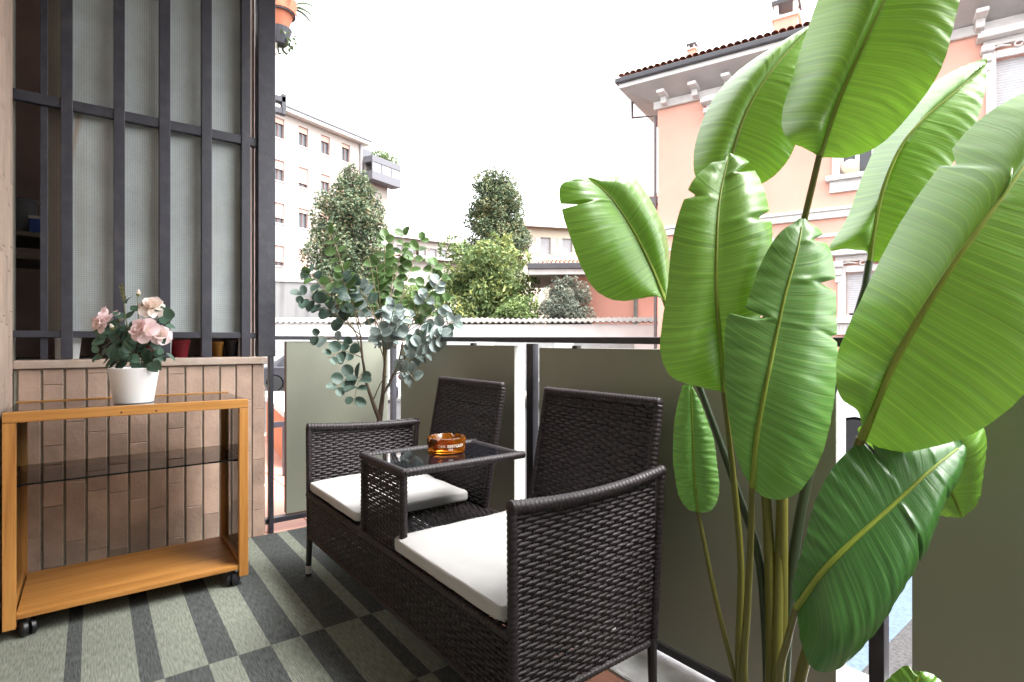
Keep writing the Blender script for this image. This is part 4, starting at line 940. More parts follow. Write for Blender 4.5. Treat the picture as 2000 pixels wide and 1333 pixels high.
# 11 leaf tip at the bottom edge
big_leaf('leaf tip poking up at the bottom edge',
    [(1700, 1560, 0.86), (1740, 1450, 0.84), (1778, 1360, 0.83), (1795, 1312, 0.83)],
    [(1698, 1560, 0), (1690, 1450, 0.01), (1715, 1355, 0.02), (1740, 1322, 0.02), (1768, 1300, 0.015), (1794, 1312, 0)],
    [(1702, 1560, 0), (1790, 1500, -0.01), (1850, 1410, -0.01), (1852, 1350, -0.01), (1822, 1318, 0.0), (1796, 1311, 0)],
    lf_a, rib_m, notch=((-1, 0.955, 0.03, 0.7),), seed=11)
BT = 1.165
def to_base(du, dt=0.0): return (1500 + du, 1590, BT + dt)
stem([(1363, 1000, 1.22), (1400, 1180, 1.21), (1437, 1333, 1.20), to_base(-14)], (0.0042, 0.0075), stalk)
stem([(1413, 764, 1.17), (1434, 947, 1.18), (1447, 1110, 1.185), (1445, 1333, 1.19), to_base(-18, 0.01)], (0.0055, 0.0095), stalk)
stem([(1469, 950, 1.07), (1466, 1060, 1.09), (1459, 1200, 1.11), (1453, 1333, 1.13), to_base(-22, -0.01)], (0.0055, 0.010), stalk)
stem([(1300, 592, 1.33), (1370, 765, 1.30), (1440, 960, 1.25), (1484, 1100, 1.22), (1500, 1333, 1.19), to_base(0, 0.015)], (0.006, 0.012), stalk_d)
stem([(1418, 364, 1.30), (1450, 600, 1.26), (1490, 900, 1.22), (1503, 1100, 1.20), (1506, 1333, 1.18), to_base(-4)], (0.0075, 0.0135), stalk)
stem([(1600, 306, 1.08), (1585, 370, 1.10), (1567, 460, 1.13), (1535, 800, 1.20), (1522, 1100, 1.19), (1516, 1333, 1.17), to_base(6)], (0.0060, 0.0125), stalk)
stem([(1698, 510, 1.22), (1685, 580, 1.22), (1620, 780, 1.22), (1576, 940, 1.21), (1546, 1120, 1.20), (1530, 1333, 1.18), to_base(14, 0.01)], (0.0075, 0.0140), stalk_d)
stem([(1682, 856, 0.93), (1640, 1000, 0.99), (1590, 1220, 1.06), (1556, 1360, 1.10), to_base(22)], (0.0075, 0.0125), stalk)
stem([(1556, 1186, 0.90), (1536, 1260, 0.95), (1522, 1333, 1.00), to_base(16, -0.02)], (0.005, 0.010), stalk)
stem([(1690, 826, 1.02), (1668, 960, 1.06), (1580, 1250, 1.10), to_base(26, 0.01)], (0.005, 0.010), stalk_d)
stem([(1700, 1558, 0.86), (1640, 1650, 0.95), (1560, 1700, 1.05), (1520, 1640, BT)], (0.004, 0.007), stalk)
stem([(1528, 860, 1.19), (1527, 1180, 1.19), (1526, 1333, 1.18), to_base(10)], (0.0115, 0.0135), stalk)
b = WLOC[bop]
t = thing('nursery_pot', 'black plastic nursery pot under the big-leaved plant', 'pot', (b.x, b.y, 0.009))
mb = MB(); mb.lathe([(0.075, 0), (0.095, 0.15), (0.102, 0.155), (0.102, 0.17), (0.094, 0.17), (0.088, 0.14)], (b.x, b.y, 0.0095), 32, cap1=False); mb.build('shell', rubber, t, smooth=True)
mb = MB(); mb.lathe([(0, 0.13), (0.09, 0.13)], (b.x, b.y, 0.0095), 24, cap0=False, cap1=False); mb.build('soil', mat('moss', (0.05, 0.045, 0.03), 0.95, 0.4, 40, 0.5, 90), t)

# ------------------------------------------------------------------ artificial eucalyptus in the corner
eb = pt(739, 900, 2.93); eb.z = 0.0
euc = thing('eucalyptus_plant', 'artificial eucalyptus tree with round grey-green leaves in the railing corner', 'plant', (eb.x, eb.y, 0.0))
bark = mat('eucalyptus_bark', (0.10, 0.070, 0.048), 0.75, 0.35, 30, 0.4, 90, stretch=(1, 1, 0.3))
twig = mat('eucalyptus_twig', (0.19, 0.15, 0.085), 0.7, 0.3, 40)
e_blue = leaf_mat('eucalyptus_leaf_blue', (0.16, 0.215, 0.20), (0.27, 0.325, 0.315), 0.15, 0.5, rand=0.30, spec=0.4, scale=30)
e_dark = leaf_mat('eucalyptus_leaf_dark', (0.050, 0.090, 0.070), (0.085, 0.14, 0.11), 0.15, 0.5, rand=0.3, scale=30)
e_green = leaf_mat('eucalyptus_leaf_green', (0.055, 0.115, 0.028), (0.095, 0.165, 0.055), 0.25, 0.5, rand=0.25, scale=30)
def round_leaf(m, asp=1.0):
    mb = MB(); n = 12; Rr = 0.0245; vs = [(0, Rr, -0.003)]
    for rr in (0.55, 1.0):
        for j in range(n):
            an = 2 * math.pi * j / n; x, y = Rr * rr * math.cos(an) * 0.93 / asp, Rr * rr * math.sin(an) * asp
            vs.append((x, Rr + y, 0.10 * abs(x) * 1.0 + 0.0035 * math.sin(2 * an + 1) * rr + 0.12 * (x * x + y * y) / Rr))
    fs = [(0, 1 + j, 1 + (j + 1) % n) for j in range(n)] + [(1 + j, 1 + n + j, 1 + n + (j + 1) % n, 1 + (j + 1) % n) for j in range(n)]
    mb.add(vs, fs); return mb.mesh('round_leaf', m, smooth=True, fix=False)
emesh = {k: [round_leaf(m, a) for a in (1.0, 1.12, 0.95)] for k, m in (('b', e_blue), ('d', e_dark), ('g', e_green))}
def ep(u, v, t=2.93): return pt(u, v, t)
tr0 = Vector((eb.x, eb.y, 0.12))
mb = MB(); mb.tube([tr0, ep(739, 880), ep(741, 822), ep(748, 770), ep(752, 712, 2.91), ep(748, 660, 2.90)], [0.017, 0.0155, 0.0145, 0.0105, 0.008, 0.006], 10); mb.build('trunk', bark, euc, smooth=True)
mb = MB(); mb.tube([ep(740, 818), ep(728, 785, 2.90), ep(716, 750, 2.88), ep(708, 700, 2.86), ep(704, 655, 2.86)], [0.011, 0.010, 0.008, 0.006, 0.005], 9); mb.build('trunk', bark, euc, smooth=True)
mb = MB(); mb.tube([ep(750, 768), ep(764, 742, 2.95), ep(778, 712, 2.97), ep(786, 670, 2.98)], [0.007, 0.006, 0.0055, 0.0045], 8); mb.build('trunk', bark, euc, smooth=True)
tips = [ # start (u,v), end (u,v,t), leaf kind weights
 ((704, 655), (592, 578, 2.78), 'd'), ((706, 668), (606, 535, 2.80), 'dg'), ((704, 655), (648, 458, 2.88), 'g'), ((705, 640), (668, 545, 2.75), 'dg'),
 ((708, 690), (612, 655, 2.75), 'db'), ((710, 700), (640, 700, 2.74), 'd'), ((716, 740), (652, 762, 2.76), 'd'), ((712, 720), (690, 790, 2.74), 'd'),
 ((748, 660), (700, 560, 2.80), 'db'), ((748, 660), (735, 520, 2.90), 'g'), ((748, 655), (752, 470, 2.95), 'g'), ((750, 660), (790, 462, 3.0), 'g'),
 ((752, 690), (822, 470, 3.0), 'g'), ((786, 670), (846, 520, 3.0), 'g'), ((786, 665), (862, 545, 2.96), 'bg'), ((786, 680), (872, 590, 2.92), 'bg'),
 ((780, 705), (884, 628, 2.86), 'bd'), ((775, 715), (862, 655, 2.82), 'b'), ((770, 730), (838, 690, 2.80), 'b'), ((770, 732), (812, 745, 2.78), 'b'),
 ((752, 700), (770, 600, 2.72), 'b'), ((752, 700), (740, 640, 2.70), 'b'), ((750, 690), (790, 620, 2.74), 'b'), ((748, 670), (800, 560, 2.86), 'bg'),
 ((750, 700), (716, 620, 2.72), 'bd'), ((752, 710), (760, 660, 2.68), 'b'), ((760, 745), (800, 690, 2.72), 'b'), ((706, 690), (680, 620, 2.72), 'db'),
 ((730, 780), (756, 735, 2.78), 'd'), ((748, 665), (720, 500, 2.86), 'gd'), ((752, 680), (770, 520, 2.9), 'bg'), ((750, 690), (822, 600, 2.78), 'bg')]
for k in range(9):
    a_ = random.uniform(-2.6, 0.1); rr_ = random.uniform(40, 95)
    tips.append(((750 + random.uniform(-20, 25), 680), (760 + rr_ * math.cos(a_), 640 + rr_ * 0.9 * math.sin(a_), random.uniform(2.66, 2.9)), random.choice(('b', 'bd', 'bd', 'bg'))))
nleaf = 0
for (su, sv), (eu, ev, et), kinds in tips:
    a = ep(su, sv, 2.90); e = ep(eu, ev, et); mid = a.lerp(e, 0.55) + UP * (0.02 if ev < sv else 0.035)
    P = catmull([a, mid, e], 11); mb = MB(); mb.tube([Vector(p) for p in P], [0.0034 - 0.0002 * i for i in range(11)], 5); mb.build('branch', twig, euc, smooth=True)
    L = (e - a).length; step = max(1, int(round(0.042 / (L / 10))))
    for i in range(3, 11, step):
        for sgn in ((-1, 1) if i < 10 else (-1, 1, 0)):
            if random.random() < 0.08 or nleaf >= 296: continue
            p = Vector(P[i]); d = (Vector(P[min(10, i + 1)]) - Vector(P[i - 1])).normalized()
            ax = d.cross(FWD).normalized()
            dirv = ax * sgn * 1.0 + d * (0.45 if sgn else 1) + Vector((random.uniform(-.4, .4), random.uniform(-.4, .4), random.uniform(-.35, .25)))
            nrm = -FWD * random.uniform(0.25, 1.1) + UP * random.uniform(0.1, 0.9) + RGT * random.uniform(-.6, .6)
            kd = random.choice(kinds)
            o = link('leaf', random.choice(emesh[kd]), euc, p + dirv.normalized() * 0.004, orient(dirv, nrm)); s = random.uniform(0.95, 1.5) * (0.85 if i >= 9 else 1); o.scale = (s, s, s); nleaf += 1
t = thing('eucalyptus_pot', 'small black pot under the eucalyptus, hidden behind the loveseat', 'pot', (eb.x, eb.y, 0.009))
mb = MB(); mb.lathe([(0.07, 0), (0.088, 0.13), (0.093, 0.135), (0.093, 0.15), (0.086, 0.15), (0.08, 0.12)], (eb.x, eb.y, 0.0095), 28, cap1=False); mb.build('shell', rubber, t, smooth=True)
mb = MB(); mb.lathe([(0, 0.118), (0.082, 0.118)], (eb.x, eb.y, 0.0095), 24, cap0=False, cap1=False); mb.build('soil', M['dark'], t)
# ------------------------------------------------------------------ neighbour terrace beyond the end railing
mb = MB(); mb.box(0.704, 1.86, 3.33, 6.6, -1.0, -0.012)
terr = tag(mb.build('neighbour_terrace', M['grout']), 'pink tiled neighbour terrace beyond the end railing', None, kind='structure'); WLOC[terr] = Vector((0, 0, 0))
tm3 = tile_mesh(0.325, 0.325, 0.012, M['terra_pink'])
for i in range(3):
    for j in range(9): link('floor_tile', tm3, terr, (0.89 + i * 0.33, 3.52 + j * 0.33, -0.012))
orange = mat('orange_plaster', (0.55, 0.20, 0.09), 0.85, 0.1, 3, 0.2, 60); whitestone = mat('white_coping', (0.74, 0.72, 0.70), 0.7, 0.06, 4)
t = thing('terrace_parapet', 'orange parapet with white coping beyond the end of the railing', 'parapet', (1.45, 5.2, 0))
c0 = on_y(520, 790, 6.2); c1 = on_y(562, 822, 4.55)
mb = MB(); A = Vector((c0.x, c0.y, 0)); B = Vector((c1.x, c1.y, 0)); dd = (B - A); sd = Vector((dd.y, -dd.x, 0)).normalized() * -0.16
zt0, zt1 = c0.z, c1.z; zt = 0.44
mb.obox(A + UP * 0.0, dd, sd, UP * (zt - 0.05)); mb.build('wall', orange, t)
mb = MB(); mb.obox(A + UP * (zt - 0.05) - sd * 0.12, dd * 1.0, sd * 1.3, UP * 0.05); mb.build('coping', whitestone, t, bevel=0.004)
t2 = on_y(545, 830, 4.3); t = thing('iron_bracket', 'small dark iron bracket on the neighbour terrace', 'bracket', (t2.x, t2.y, 0.0))
mb = MB(); mb.box(t2.x - 0.06, t2.x + 0.07, t2.y, t2.y + 0.03, t2.z - 0.02, t2.z + 0.02); mb.build('arm', M['iron'], t)
mb = MB(); mb.box(t2.x + 0.03, t2.x + 0.062, t2.y + 0.001, t2.y + 0.029, 0.001, t2.z - 0.02); mb.build('upright', M['iron'], t)

# ------------------------------------------------------------------ neighbour's balcony rail and flower pots above (seen past the grate post)
Yp = 4.2
t = thing('upper_balcony_frame', 'dark metal frame corner of a neighbouring balcony past the grate', 'balcony', on_y(545, 205, Yp))
for (u0, v0, u1, v1) in ((470, 178, 558, 190), (470, 202, 552, 211), (551, 183, 559, 224)):
    a, b2 = on_y(u0, v0, Yp), on_y(u1, v1, Yp); mb = MB(); mb.box(a.x, b2.x, Yp, Yp + 0.05, b2.z, a.z); mb.build('bar', M['iron'], t)
potm = mat('terracotta_pot', (0.46, 0.16, 0.09), 0.75, 0.15, 12, 0.2, 80)
a = on_y(552, 60, Yp); pw = Vector((a.x - 0.02, Yp, a.z))
t = thing('hanging_flowerpot', 'terracotta pot hanging at the top edge beside the grate', 'pot', pw)
mb = MB(); mb.lathe([(0.055, 0.0), (0.095, 0.115), (0.108, 0.117), (0.118, 0.20), (0.10, 0.2)], pw, 28); mb.build('shell', potm, t, smooth=True)
mb = MB(); mb.lathe([(0.05, -0.11), (0.085, -0.003)], pw, 20); mb.build('saucer', mat('dark_saucer', (0.05, 0.055, 0.07), 0.5), t)
mb = MB(); mb.tube([pw + Vector((0.104 * math.cos(q * 0.3307), 0.104 * math.sin(q * 0.3307), 0.105)) for q in range(20)], 0.006, 6); mb.tube([pw + Vector((-0.10, 0.02, 0.105)), pw + Vector((-0.30, 0.12, 0.105)), pw + Vector((-0.32, 0.14, -0.04))], 0.007, 6); mb.build('holder', M['iron'], t, smooth=True)
hpm = leaf_mat('trailing_leaf', (0.06, 0.10, 0.05), (0.16, 0.19, 0.10), 0.3, 0.5, rand=0.3)
hp = thing('trailing_plant', 'trailing plant with narrow leaves in the hanging terracotta pot', 'plant', pw + UP * 0.2)
hm = rose_leaf_mesh('narrow_leaf', 0.17, 0.013, hpm, cup=0.9); hm2 = rose_leaf_mesh('tiny_leaf', 0.035, 0.012, hpm)
for k in range(26):
    an = random.uniform(0, 6.28); d = Vector((math.cos(an), math.sin(an), random.uniform(-.2, 0.9)))
    o = link('leaf', hm, hp, pw + UP * 0.19 + Vector((math.cos(an), math.sin(an), 0)) * 0.07, orient(d, UP + d * 0.1)); s = random.uniform(0.6, 1.2); o.scale = (s, s, s)
for k in range(60):
    p = pw + Vector((random.gauss(0.02, 0.05), random.gauss(0, 0.04), -0.04 - abs(random.gauss(0, 0.06)))); d = Vector((random.uniform(-1, 1), random.uniform(-1, 1), random.uniform(-1, .5)))
    o = link('leaf', hm2, hp, p, orient(d, UP + RGT * random.uniform(-1, 1)))
# slab that carries these pots (neighbour's balcony, hidden behind the grate post)
mb = MB(); mb.box(-0.5, on_y(520, 60, Yp + 0.3).x, Yp - 0.02, Yp + 1.4, 3.07, 3.2); tag(mb.build('neighbour_balcony_slab', M['ceil'], origin=(0, Yp, 3.07)), 'plastered neighbour balcony slab above the storage niche', 'balcony slab')

# ------------------------------------------------------------------ trees
def tree(name, label, cat, base, trunk_h, blobs, m, nleaf, lsize, barkm, seed, group=None, shell=0.55, asp=0.45, droop=0.0):
    t = thing(name, label, cat, base, group); r = np.random.default_rng(seed); base = Vector(base)
    mb = MB(); top = max(b[0][2] for b in blobs)
    hh = trunk_h; mb.tube([base, base + UP * hh * 0.5 + Vector((0.05, 0.02, 0)), base + UP * hh], [0.22 * hh / 5 + 0.06, 0.16 * hh / 5 + 0.05, 0.05], 9); mb.build('trunk', barkm, t, smooth=True)
    lim = MB()
    for c, rad in blobs[:14]:
        lim.tube([base + UP * hh * 0.55, (base + UP * hh * 0.7).lerp(Vector(c), 0.5), Vector(c)], [0.07, 0.05, 0.02], 6)
    lim.build('limbs', barkm, t, smooth=True)
    vol = np.array([b[1][0] * b[1][1] * b[1][2] for b in blobs]) ** 0.72; cnt = (vol / vol.sum() * nleaf).astype(int) + 1
    V = []
    for (c, rad), k in zip(blobs, cnt):
        d = r.normal(size=(k, 3)); d /= np.linalg.norm(d, axis=1)[:, None]
        q = r.uniform(0, 1, k) ** (1 / 3) * (1 - shell) + shell * r.uniform(0.75, 1.08, k)
        p = np.array(c) + d * q[:, None] * np.array(rad)
        # leaf frame
        nrm = d * 0.5 + np.array([0, 0, 0.55]) + r.normal(size=(k, 3)) * 0.55; nrm /= np.linalg.norm(nrm, axis=1)[:, None]
        a = np.cross(nrm, r.normal(size=(k, 3))); a /= np.linalg.norm(a, axis=1)[:, None]
        a[:, 2] -= droop; a /= np.linalg.norm(a, axis=1)[:, None]
        b = np.cross(nrm, a); L = lsize * r.uniform(0.6, 1.3, k)[:, None]
        V.append(np.stack([p - a * L * 0.5, p + b * L * asp * 0.5 + nrm * L * 0.06, p + a * L * 0.5, p - b * L * asp * 0.5 + nrm * L * 0.06], 1))
    V = np.concatenate(V).reshape(-1, 3) - np.array(base); nf = len(V) // 4
    me = bpy.data.meshes.new('crown'); me.vertices.add(len(V)); me.vertices.foreach_set('co', V.ravel()); me.loops.add(nf * 4); me.loops.foreach_set('vertex_index', np.arange(nf * 4, dtype=np.int32))
    me.polygons.add(nf); me.polygons.foreach_set('loop_start', np.arange(0, nf * 4, 4, dtype=np.int32))
    at = me.attributes.new('tint', 'FLOAT', 'FACE'); at.data.foreach_set('value', r.uniform(0, 1, nf)); me.materials.append(m); me.update(calc_edges=True)
    link('crown', me, t, base); return t
def crown_mat(name, c1, c2, c3, trans=0.25, rough=0.45):
    m = bpy.data.materials.new(name); m.use_nodes = True; n = m.node_tree.nodes; l = m.node_tree.links; p = n['Principled BSDF']
    at = n.new('ShaderNodeAttribute'); at.attribute_name = 'tint'
    tc = n.new('ShaderNodeTexCoord'); nz = n.new('ShaderNodeTexNoise'); nz.inputs['Scale'].default_value = 0.8; nz.inputs['Detail'].default_value = 4; l.new(tc.outputs['Object'], nz.inputs['Vector'])
    ad = n.new('ShaderNodeMath'); ad.operation = 'MULTIPLY_ADD'; ad.inputs[1].default_value = 0.55; l.new(at.outputs['Fac'], ad.inputs[0])
    sb = n.new('ShaderNodeMath'); sb.operation = 'SUBTRACT'; sb.inputs[1].default_value = 0.25; l.new(nz.outputs['Fac'], sb.inputs[0]); l.new(sb.outputs[0], ad.inputs[2])
    cr = n.new('ShaderNodeValToRGB'); e = cr.color_ramp.elements; e[0].position = 0.15; e[0].color = (*c1, 1); e[1].position = 0.9; e[1].color = (*c3, 1); x = e.new(0.55); x.color = (*c2, 1)
    l.new(ad.outputs[0], cr.inputs['Fac']); l.new(cr.outputs[0], p.inputs['Base Color']); p.inputs['Roughness'].default_value = 0.62; p.inputs['Specular IOR Level'].default_value = 0.25
    tr = n.new('ShaderNodeBsdfTranslucent'); l.new(cr.outputs[0], tr.inputs['Color']); ms = n.new('ShaderNodeMixShader'); ms.inputs[0].default_value = trans
    l.new(p.outputs[0], ms.inputs[1]); l.new(tr.outputs[0], ms.inputs[2]); l.new(ms.outputs[0], n['Material Output'].inputs['Surface']); return m
barkm = mat('tree_bark', (0.09, 0.07, 0.055), 0.9, 0.3, 8, 0.5, 30)
magn = crown_mat('magnolia_leaves', (0.045, 0.078, 0.048), (0.125, 0.172, 0.10), (0.25, 0.20, 0.11))
magn2 = crown_mat('magnolia_leaves_dense', (0.042, 0.068, 0.040), (0.115, 0.155, 0.085), (0.24, 0.21, 0.10))
pers = crown_mat('yellowgreen_leaves', (0.055, 0.10, 0.035), (0.15, 0.21, 0.08), (0.29, 0.30, 0.09), 0.25)
cypr = crown_mat('greygreen_needles', (0.09, 0.115, 0.09), (0.19, 0.225, 0.18), (0.29, 0.26, 0.20), 0.2)
lime = crown_mat('lime_leaves', (0.08, 0.13, 0.05), (0.17, 0.24, 0.09), (0.28, 0.34, 0.12), 0.4)
def blobset(rows, t, depth=0.8, per=5, seed=0, jit=0.25, rsc=1.0):
    """rows: (v, u_left, u_right) outline rows of a crown at depth t"""
    r = random.Random(seed); out = []
    for v, ul, ur in rows:
        cu = (ul + ur) / 2; half = (ur - ul) / 2 * t / F
        c = pt(cu, v, t)
        for k in range(per):
            an = 2 * math.pi * (k + r.random() * 0.7) / per; q = half * r.uniform(0.45, 0.78) * (1.1 if rsc < 0.8 else 1)
            rad = half * r.uniform(0.36, 0.55) * rsc
            p = c + RGT * math.cos(an) * q + FWD * math.sin(an) * q * depth + UP * r.uniform(-jit, jit) * half
            out.append((tuple(p), (rad, rad, rad * r.uniform(0.8, 1.15))))
        out.append((tuple(c), (half * 0.55, half * 0.55, half * 0.55)))
    return out
def gbase(u, t): b = pt(u, 700, t); return Vector((b.x, b.y, -1.0))
T1 = 31.0
tree('magnolia_tree', 'broad cone-shaped magnolia in front of the white apartment block', 'tree', gbase(680, T1), 8.5,
     blobset([(332, 668, 702), (352, 655, 718), (372, 640, 730), (392, 628, 742), (415, 618, 750), (440, 610, 755), (468, 602, 760), (498, 594, 763), (530, 588, 766), (565, 590, 765), (600, 600, 760)], T1, seed=1, per=12, rsc=0.62, jit=0.4), magn, 30000, 0.22, barkm, 1)
T2 = 33.0
tree('magnolia_tree', 'tall oval dark magnolia standing in the middle of the view', 'tree', gbase(970, T2), 8.0,
     blobset([(352, 940, 1000), (366, 925, 1012), (384, 914, 1020), (408, 908, 1025), (435, 906, 1030), (465, 907, 1034), (495, 910, 1035), (525, 920, 1034), (555, 932, 1030), (590, 940, 1025)], T2, seed=2, per=12, rsc=0.66, jit=0.4), magn2, 30000, 0.20, barkm, 2)
T3 = 27.0
tree('persimmon_tree', 'yellow-green leafy tree with drooping leaves above the garage roof', 'tree', gbase(940, T3), 4.5,
     blobset([(478, 950, 1000), (500, 900, 1000), (520, 872, 1015), (545, 850, 1035), (570, 846, 1050), (595, 850, 1058), (618, 870, 1050)], T3, seed=3, per=16, rsc=0.52, jit=0.7), pers, 14000, 0.27, barkm, 3, asp=0.40, droop=0.5, shell=0.5)
T4 = 25.5
tree('juniper_bush', 'rounded grey-green feathery bush in front of the pink annex', 'bush', gbase(1105, T4), 2.2,
     blobset([(554, 1078, 1130), (572, 1062, 1146), (592, 1053, 1156), (612, 1050, 1162), (640, 1055, 1155)], T4, seed=4, per=8, rsc=0.7), cypr, 14000, 0.17, barkm, 4, asp=0.22, shell=0.45)
tree('garden_shrub', 'pale lime shrub between the yellow-green tree and the grey-green bush', 'bush', gbase(1010, 25.2), 1.6,
     blobset([(600, 975, 1050), (618, 965, 1058), (640, 970, 1050)], 25.2, seed=5, per=7), lime, 2500, 0.2, barkm, 5)
tree('garden_shrub', 'low shrub peeping over the concrete wall behind the eucalyptus', 'bush', gbase(800, 30), 3.0,
     blobset([(575, 770, 850), (600, 760, 860), (630, 765, 855)], 30, seed=6, per=6), lime, 2500, 0.25, barkm, 6)

# ------------------------------------------------------------------ garages with corrugated roof edge
TG = 22.6
gA = pt(300, 640, TG + 0.5); gB = pt(1330, 640, TG - 0.4); gd = (gB - gA); gd.z = 0; gn = Vector((-gd.y, gd.x, 0)).normalized()
gn = gn if gn.dot(FWD) > 0 else -gn
z_top = pt(1000, 634, TG).z
t = thing('garage_row', 'long low white garage wall with corrugated grey roof edge', 'garage', ((gA.x + gB.x) / 2, (gA.y + gB.y) / 2, -1.0))
o = Vector((gA.x, gA.y, -1.0)); mb = MB(); mb.obox(o, gd, gn * 2.9, UP * (z_top + 1.0)); mb.build('wall', M['white'], t)
corr = mat('corrugated_sheet', (0.20, 0.18, 0.165), 0.85, 0.2, 3, 0.2, 60, dirt=0.4, dirtcol=(0.15, 0.14, 0.13), dscale=2)
u = gd.normalized(); L = gd.length; n = int(L / 0.04); vs = []; fs = []
for i in range(n + 1):
    s = L * i / n; h = 0.035 * math.sin(2 * math.pi * s / 0.24)
    for q, zz_ in ((-0.14, 0.0), (3.0, 0.30)):
        b = o + u * s + gn * q; vs.append((b.x, b.y, z_top + 0.06 + zz_ + h)); vs.append((b.x, b.y, z_top + 0.10 + zz_ + h))
for i in range(n):
    a, b = i * 4, i * 4 + 4
    fs += [(a, b, b + 1, a + 1), (a + 1, b + 1, b + 3, a + 3), (a + 2, a, b, b + 2)]
mb = MB(); mb.add(vs, fs); mb.build('corrugated_roof', corr, t, smooth=True, angle=True, fix=False)
doorm = mat('garage_door', (0.34, 0.35, 0.35), 0.6, 0.1, 4)
for k in range(6):
    s = 1.5 + k * 3.2; mb = MB(); mb.obox(o + u * s - gn * 0.03, u * 2.4, gn * 0.028, UP * 2.05); dr = mb.build('garage_door', doorm, t)
    for j in range(1, 5):
        mb = MB(); mb.obox(o + u * s - gn * 0.05 + UP * (j * 0.4), u * 2.4, gn * 0.019, UP * 0.03); mb.build('door_rib', doorm, dr)
# stained concrete wall further left
cA, cB = pt(420, 600, 27.5), pt(640, 600, 29.5); d = cB - cA; d.z = 0; nn = Vector((-d.y, d.x, 0)).normalized()
zt = pt(560, 546, 28.7).z; o2 = Vector((cA.x, cA.y, -1)); mb = MB(); mb.obox(o2, d, nn * 0.3, UP * (zt + 1 - 0.12))
t = thing('concrete_wall', 'stained grey concrete wall below the white apartment block', 'wall', (cA.x, cA.y, -1)); mb.build('wall', mat('stained_render', (0.19, 0.185, 0.185), 0.9, 0.1, 0.6, 0.2, 30, dirt=0.85, dirtcol=(0.08, 0.078, 0.08), dscale=0.9, stretch=(2.5, 2.5, 0.25)), t)
mb = MB(); mb.obox(o2 + UP * (zt + 1 - 0.12) - nn * 0.06, d, nn * 0.42, UP * 0.12); mb.build('coping', M['concrete'], t)

# ------------------------------------------------------------------ facade helper
class Facade:
    def __init__(s, P0, d, out):
        s.P = Vector((P0.x, P0.y, 0)); s.d = d.normalized(); s.n = out.normalized()
    def sz(s, u, v, off=0.0):
        """pixel -> distance along the facade, height"""
        r = pt(u, v, 1) - CAM; k = (s.P + s.n * off - Vector((CAM.x, CAM.y, 0))).dot(s.n) / Vector((r.x, r.y, 0)).dot(s.n)
        p = CAM + r * k; return (Vector((p.x, p.y, 0)) - s.P).dot(s.d), p.z
    def box(s, mb, s0, s1, z0, z1, o0, o1):
        mb.obox(s.P + s.d * s0 + s.n * o0 + UP * z0, s.d * (s1 - s0), s.n * (o1 - o0), UP * (z1 - z0)); return mb
    def at(s, a, z, o=0.0): return s.P + s.d * a + s.n * o + UP * z
def wall_with_holes(fc, s0, s1, z0, z1, holes, thick, m, parent, name='wall'):
    """front wall split round rectangular openings (holes: s0,s1,z0,z1)"""
    ss = sorted({s0, s1, *[h[0] for h in holes], *[h[1] for h in holes]}); zs = sorted({z0, z1, *[h[2] for h in holes], *[h[3] for h in holes]})
    mb = MB(); P = lambda a, z, o: fc.at(a, z, o)
    for a, b in zip(ss, ss[1:]):
        for c, d in zip(zs, zs[1:]):
            if any(h[0] - 1e-6 <= a and b <= h[1] + 1e-6 and h[2] - 1e-6 <= c and d <= h[3] + 1e-6 for h in holes): continue
            mb.add([P(a, c, 0), P(b, c, 0), P(b, d, 0), P(a, d, 0)], [(0, 1, 2, 3)])
    for h in holes:
        a, b, c, d = h; T = -thick
        for q in (((a, c), (b, c)), ((b, c), (b, d)), ((b, d), (a, d)), ((a, d), (a, c))):
            (x0, y0), (x1, y1) = q; mb.add([P(x0, y0, 0), P(x1, y1, 0), P(x1, y1, T), P(x0, y0, T)], [(0, 1, 2, 3)])
    return mb.build(name, m, parent, fix=False)

# ------------------------------------------------------------------ pink villa on the right
pink = mat('pink_stucco', (0.67, 0.365, 0.285), 0.9, 0.07, 0.7, 0.15, 40, dirt=0.2, dirtcol=(0.5, 0.25, 0.2), dscale=0.5)
trim = mat('white_stone_trim', (0.66, 0.635, 0.62), 0.85, 0.08, 3, 0.25, 30, dirt=0.25, dirtcol=(0.4, 0.37, 0.36), dscale=2)
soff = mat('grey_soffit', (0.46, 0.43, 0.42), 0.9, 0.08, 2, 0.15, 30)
gut = mat('dark_gutter', (0.05, 0.048, 0.055), 0.45, 0.1, 3)
rooft = mat('roof_tile', (0.34, 0.16, 0.105), 0.8, 0.25, 9, 0.4, 30)
paneg = mat('window_pane', (0.06, 0.065, 0.075), 0.06, 0.1, 2); frame_w = mat('white_window_frame', (0.7, 0.7, 0.68), 0.5, 0.04)
shutter_m = mat('grey_shutter', (0.50, 0.50, 0.52), 0.6, 0.06)
P0 = cw(4.22, 16.0); d = cw(0.838, -0.545); out = cw(-0.545, -0.838)
V = Facade(P0, d, out); EAVE = 7.86
villa = thing('pink_villa', 'salmon pink villa with white stone window trim and bracketed eaves', 'house', (P0.x, P0.y, -1.0))
def vs_(u, v): return V.sz(u, v)
wins = []
sA0, zA1 = vs_(1636, 262); sA1, _ = vs_(1704, 262); zsill = vs_(1660, 342)[1]
sB0 = vs_(1945, 150)[0]; wA = sA1 - sA0
up_h = (zsill, zsill + 2.05)
sH = vs_(1365, 220)[0]
upper = [(sH + 0.45, sH + 0.45 + wA), (sA0 + 0.05, sA0 + 0.05 + wA), (sB0, sB0 + wA)]
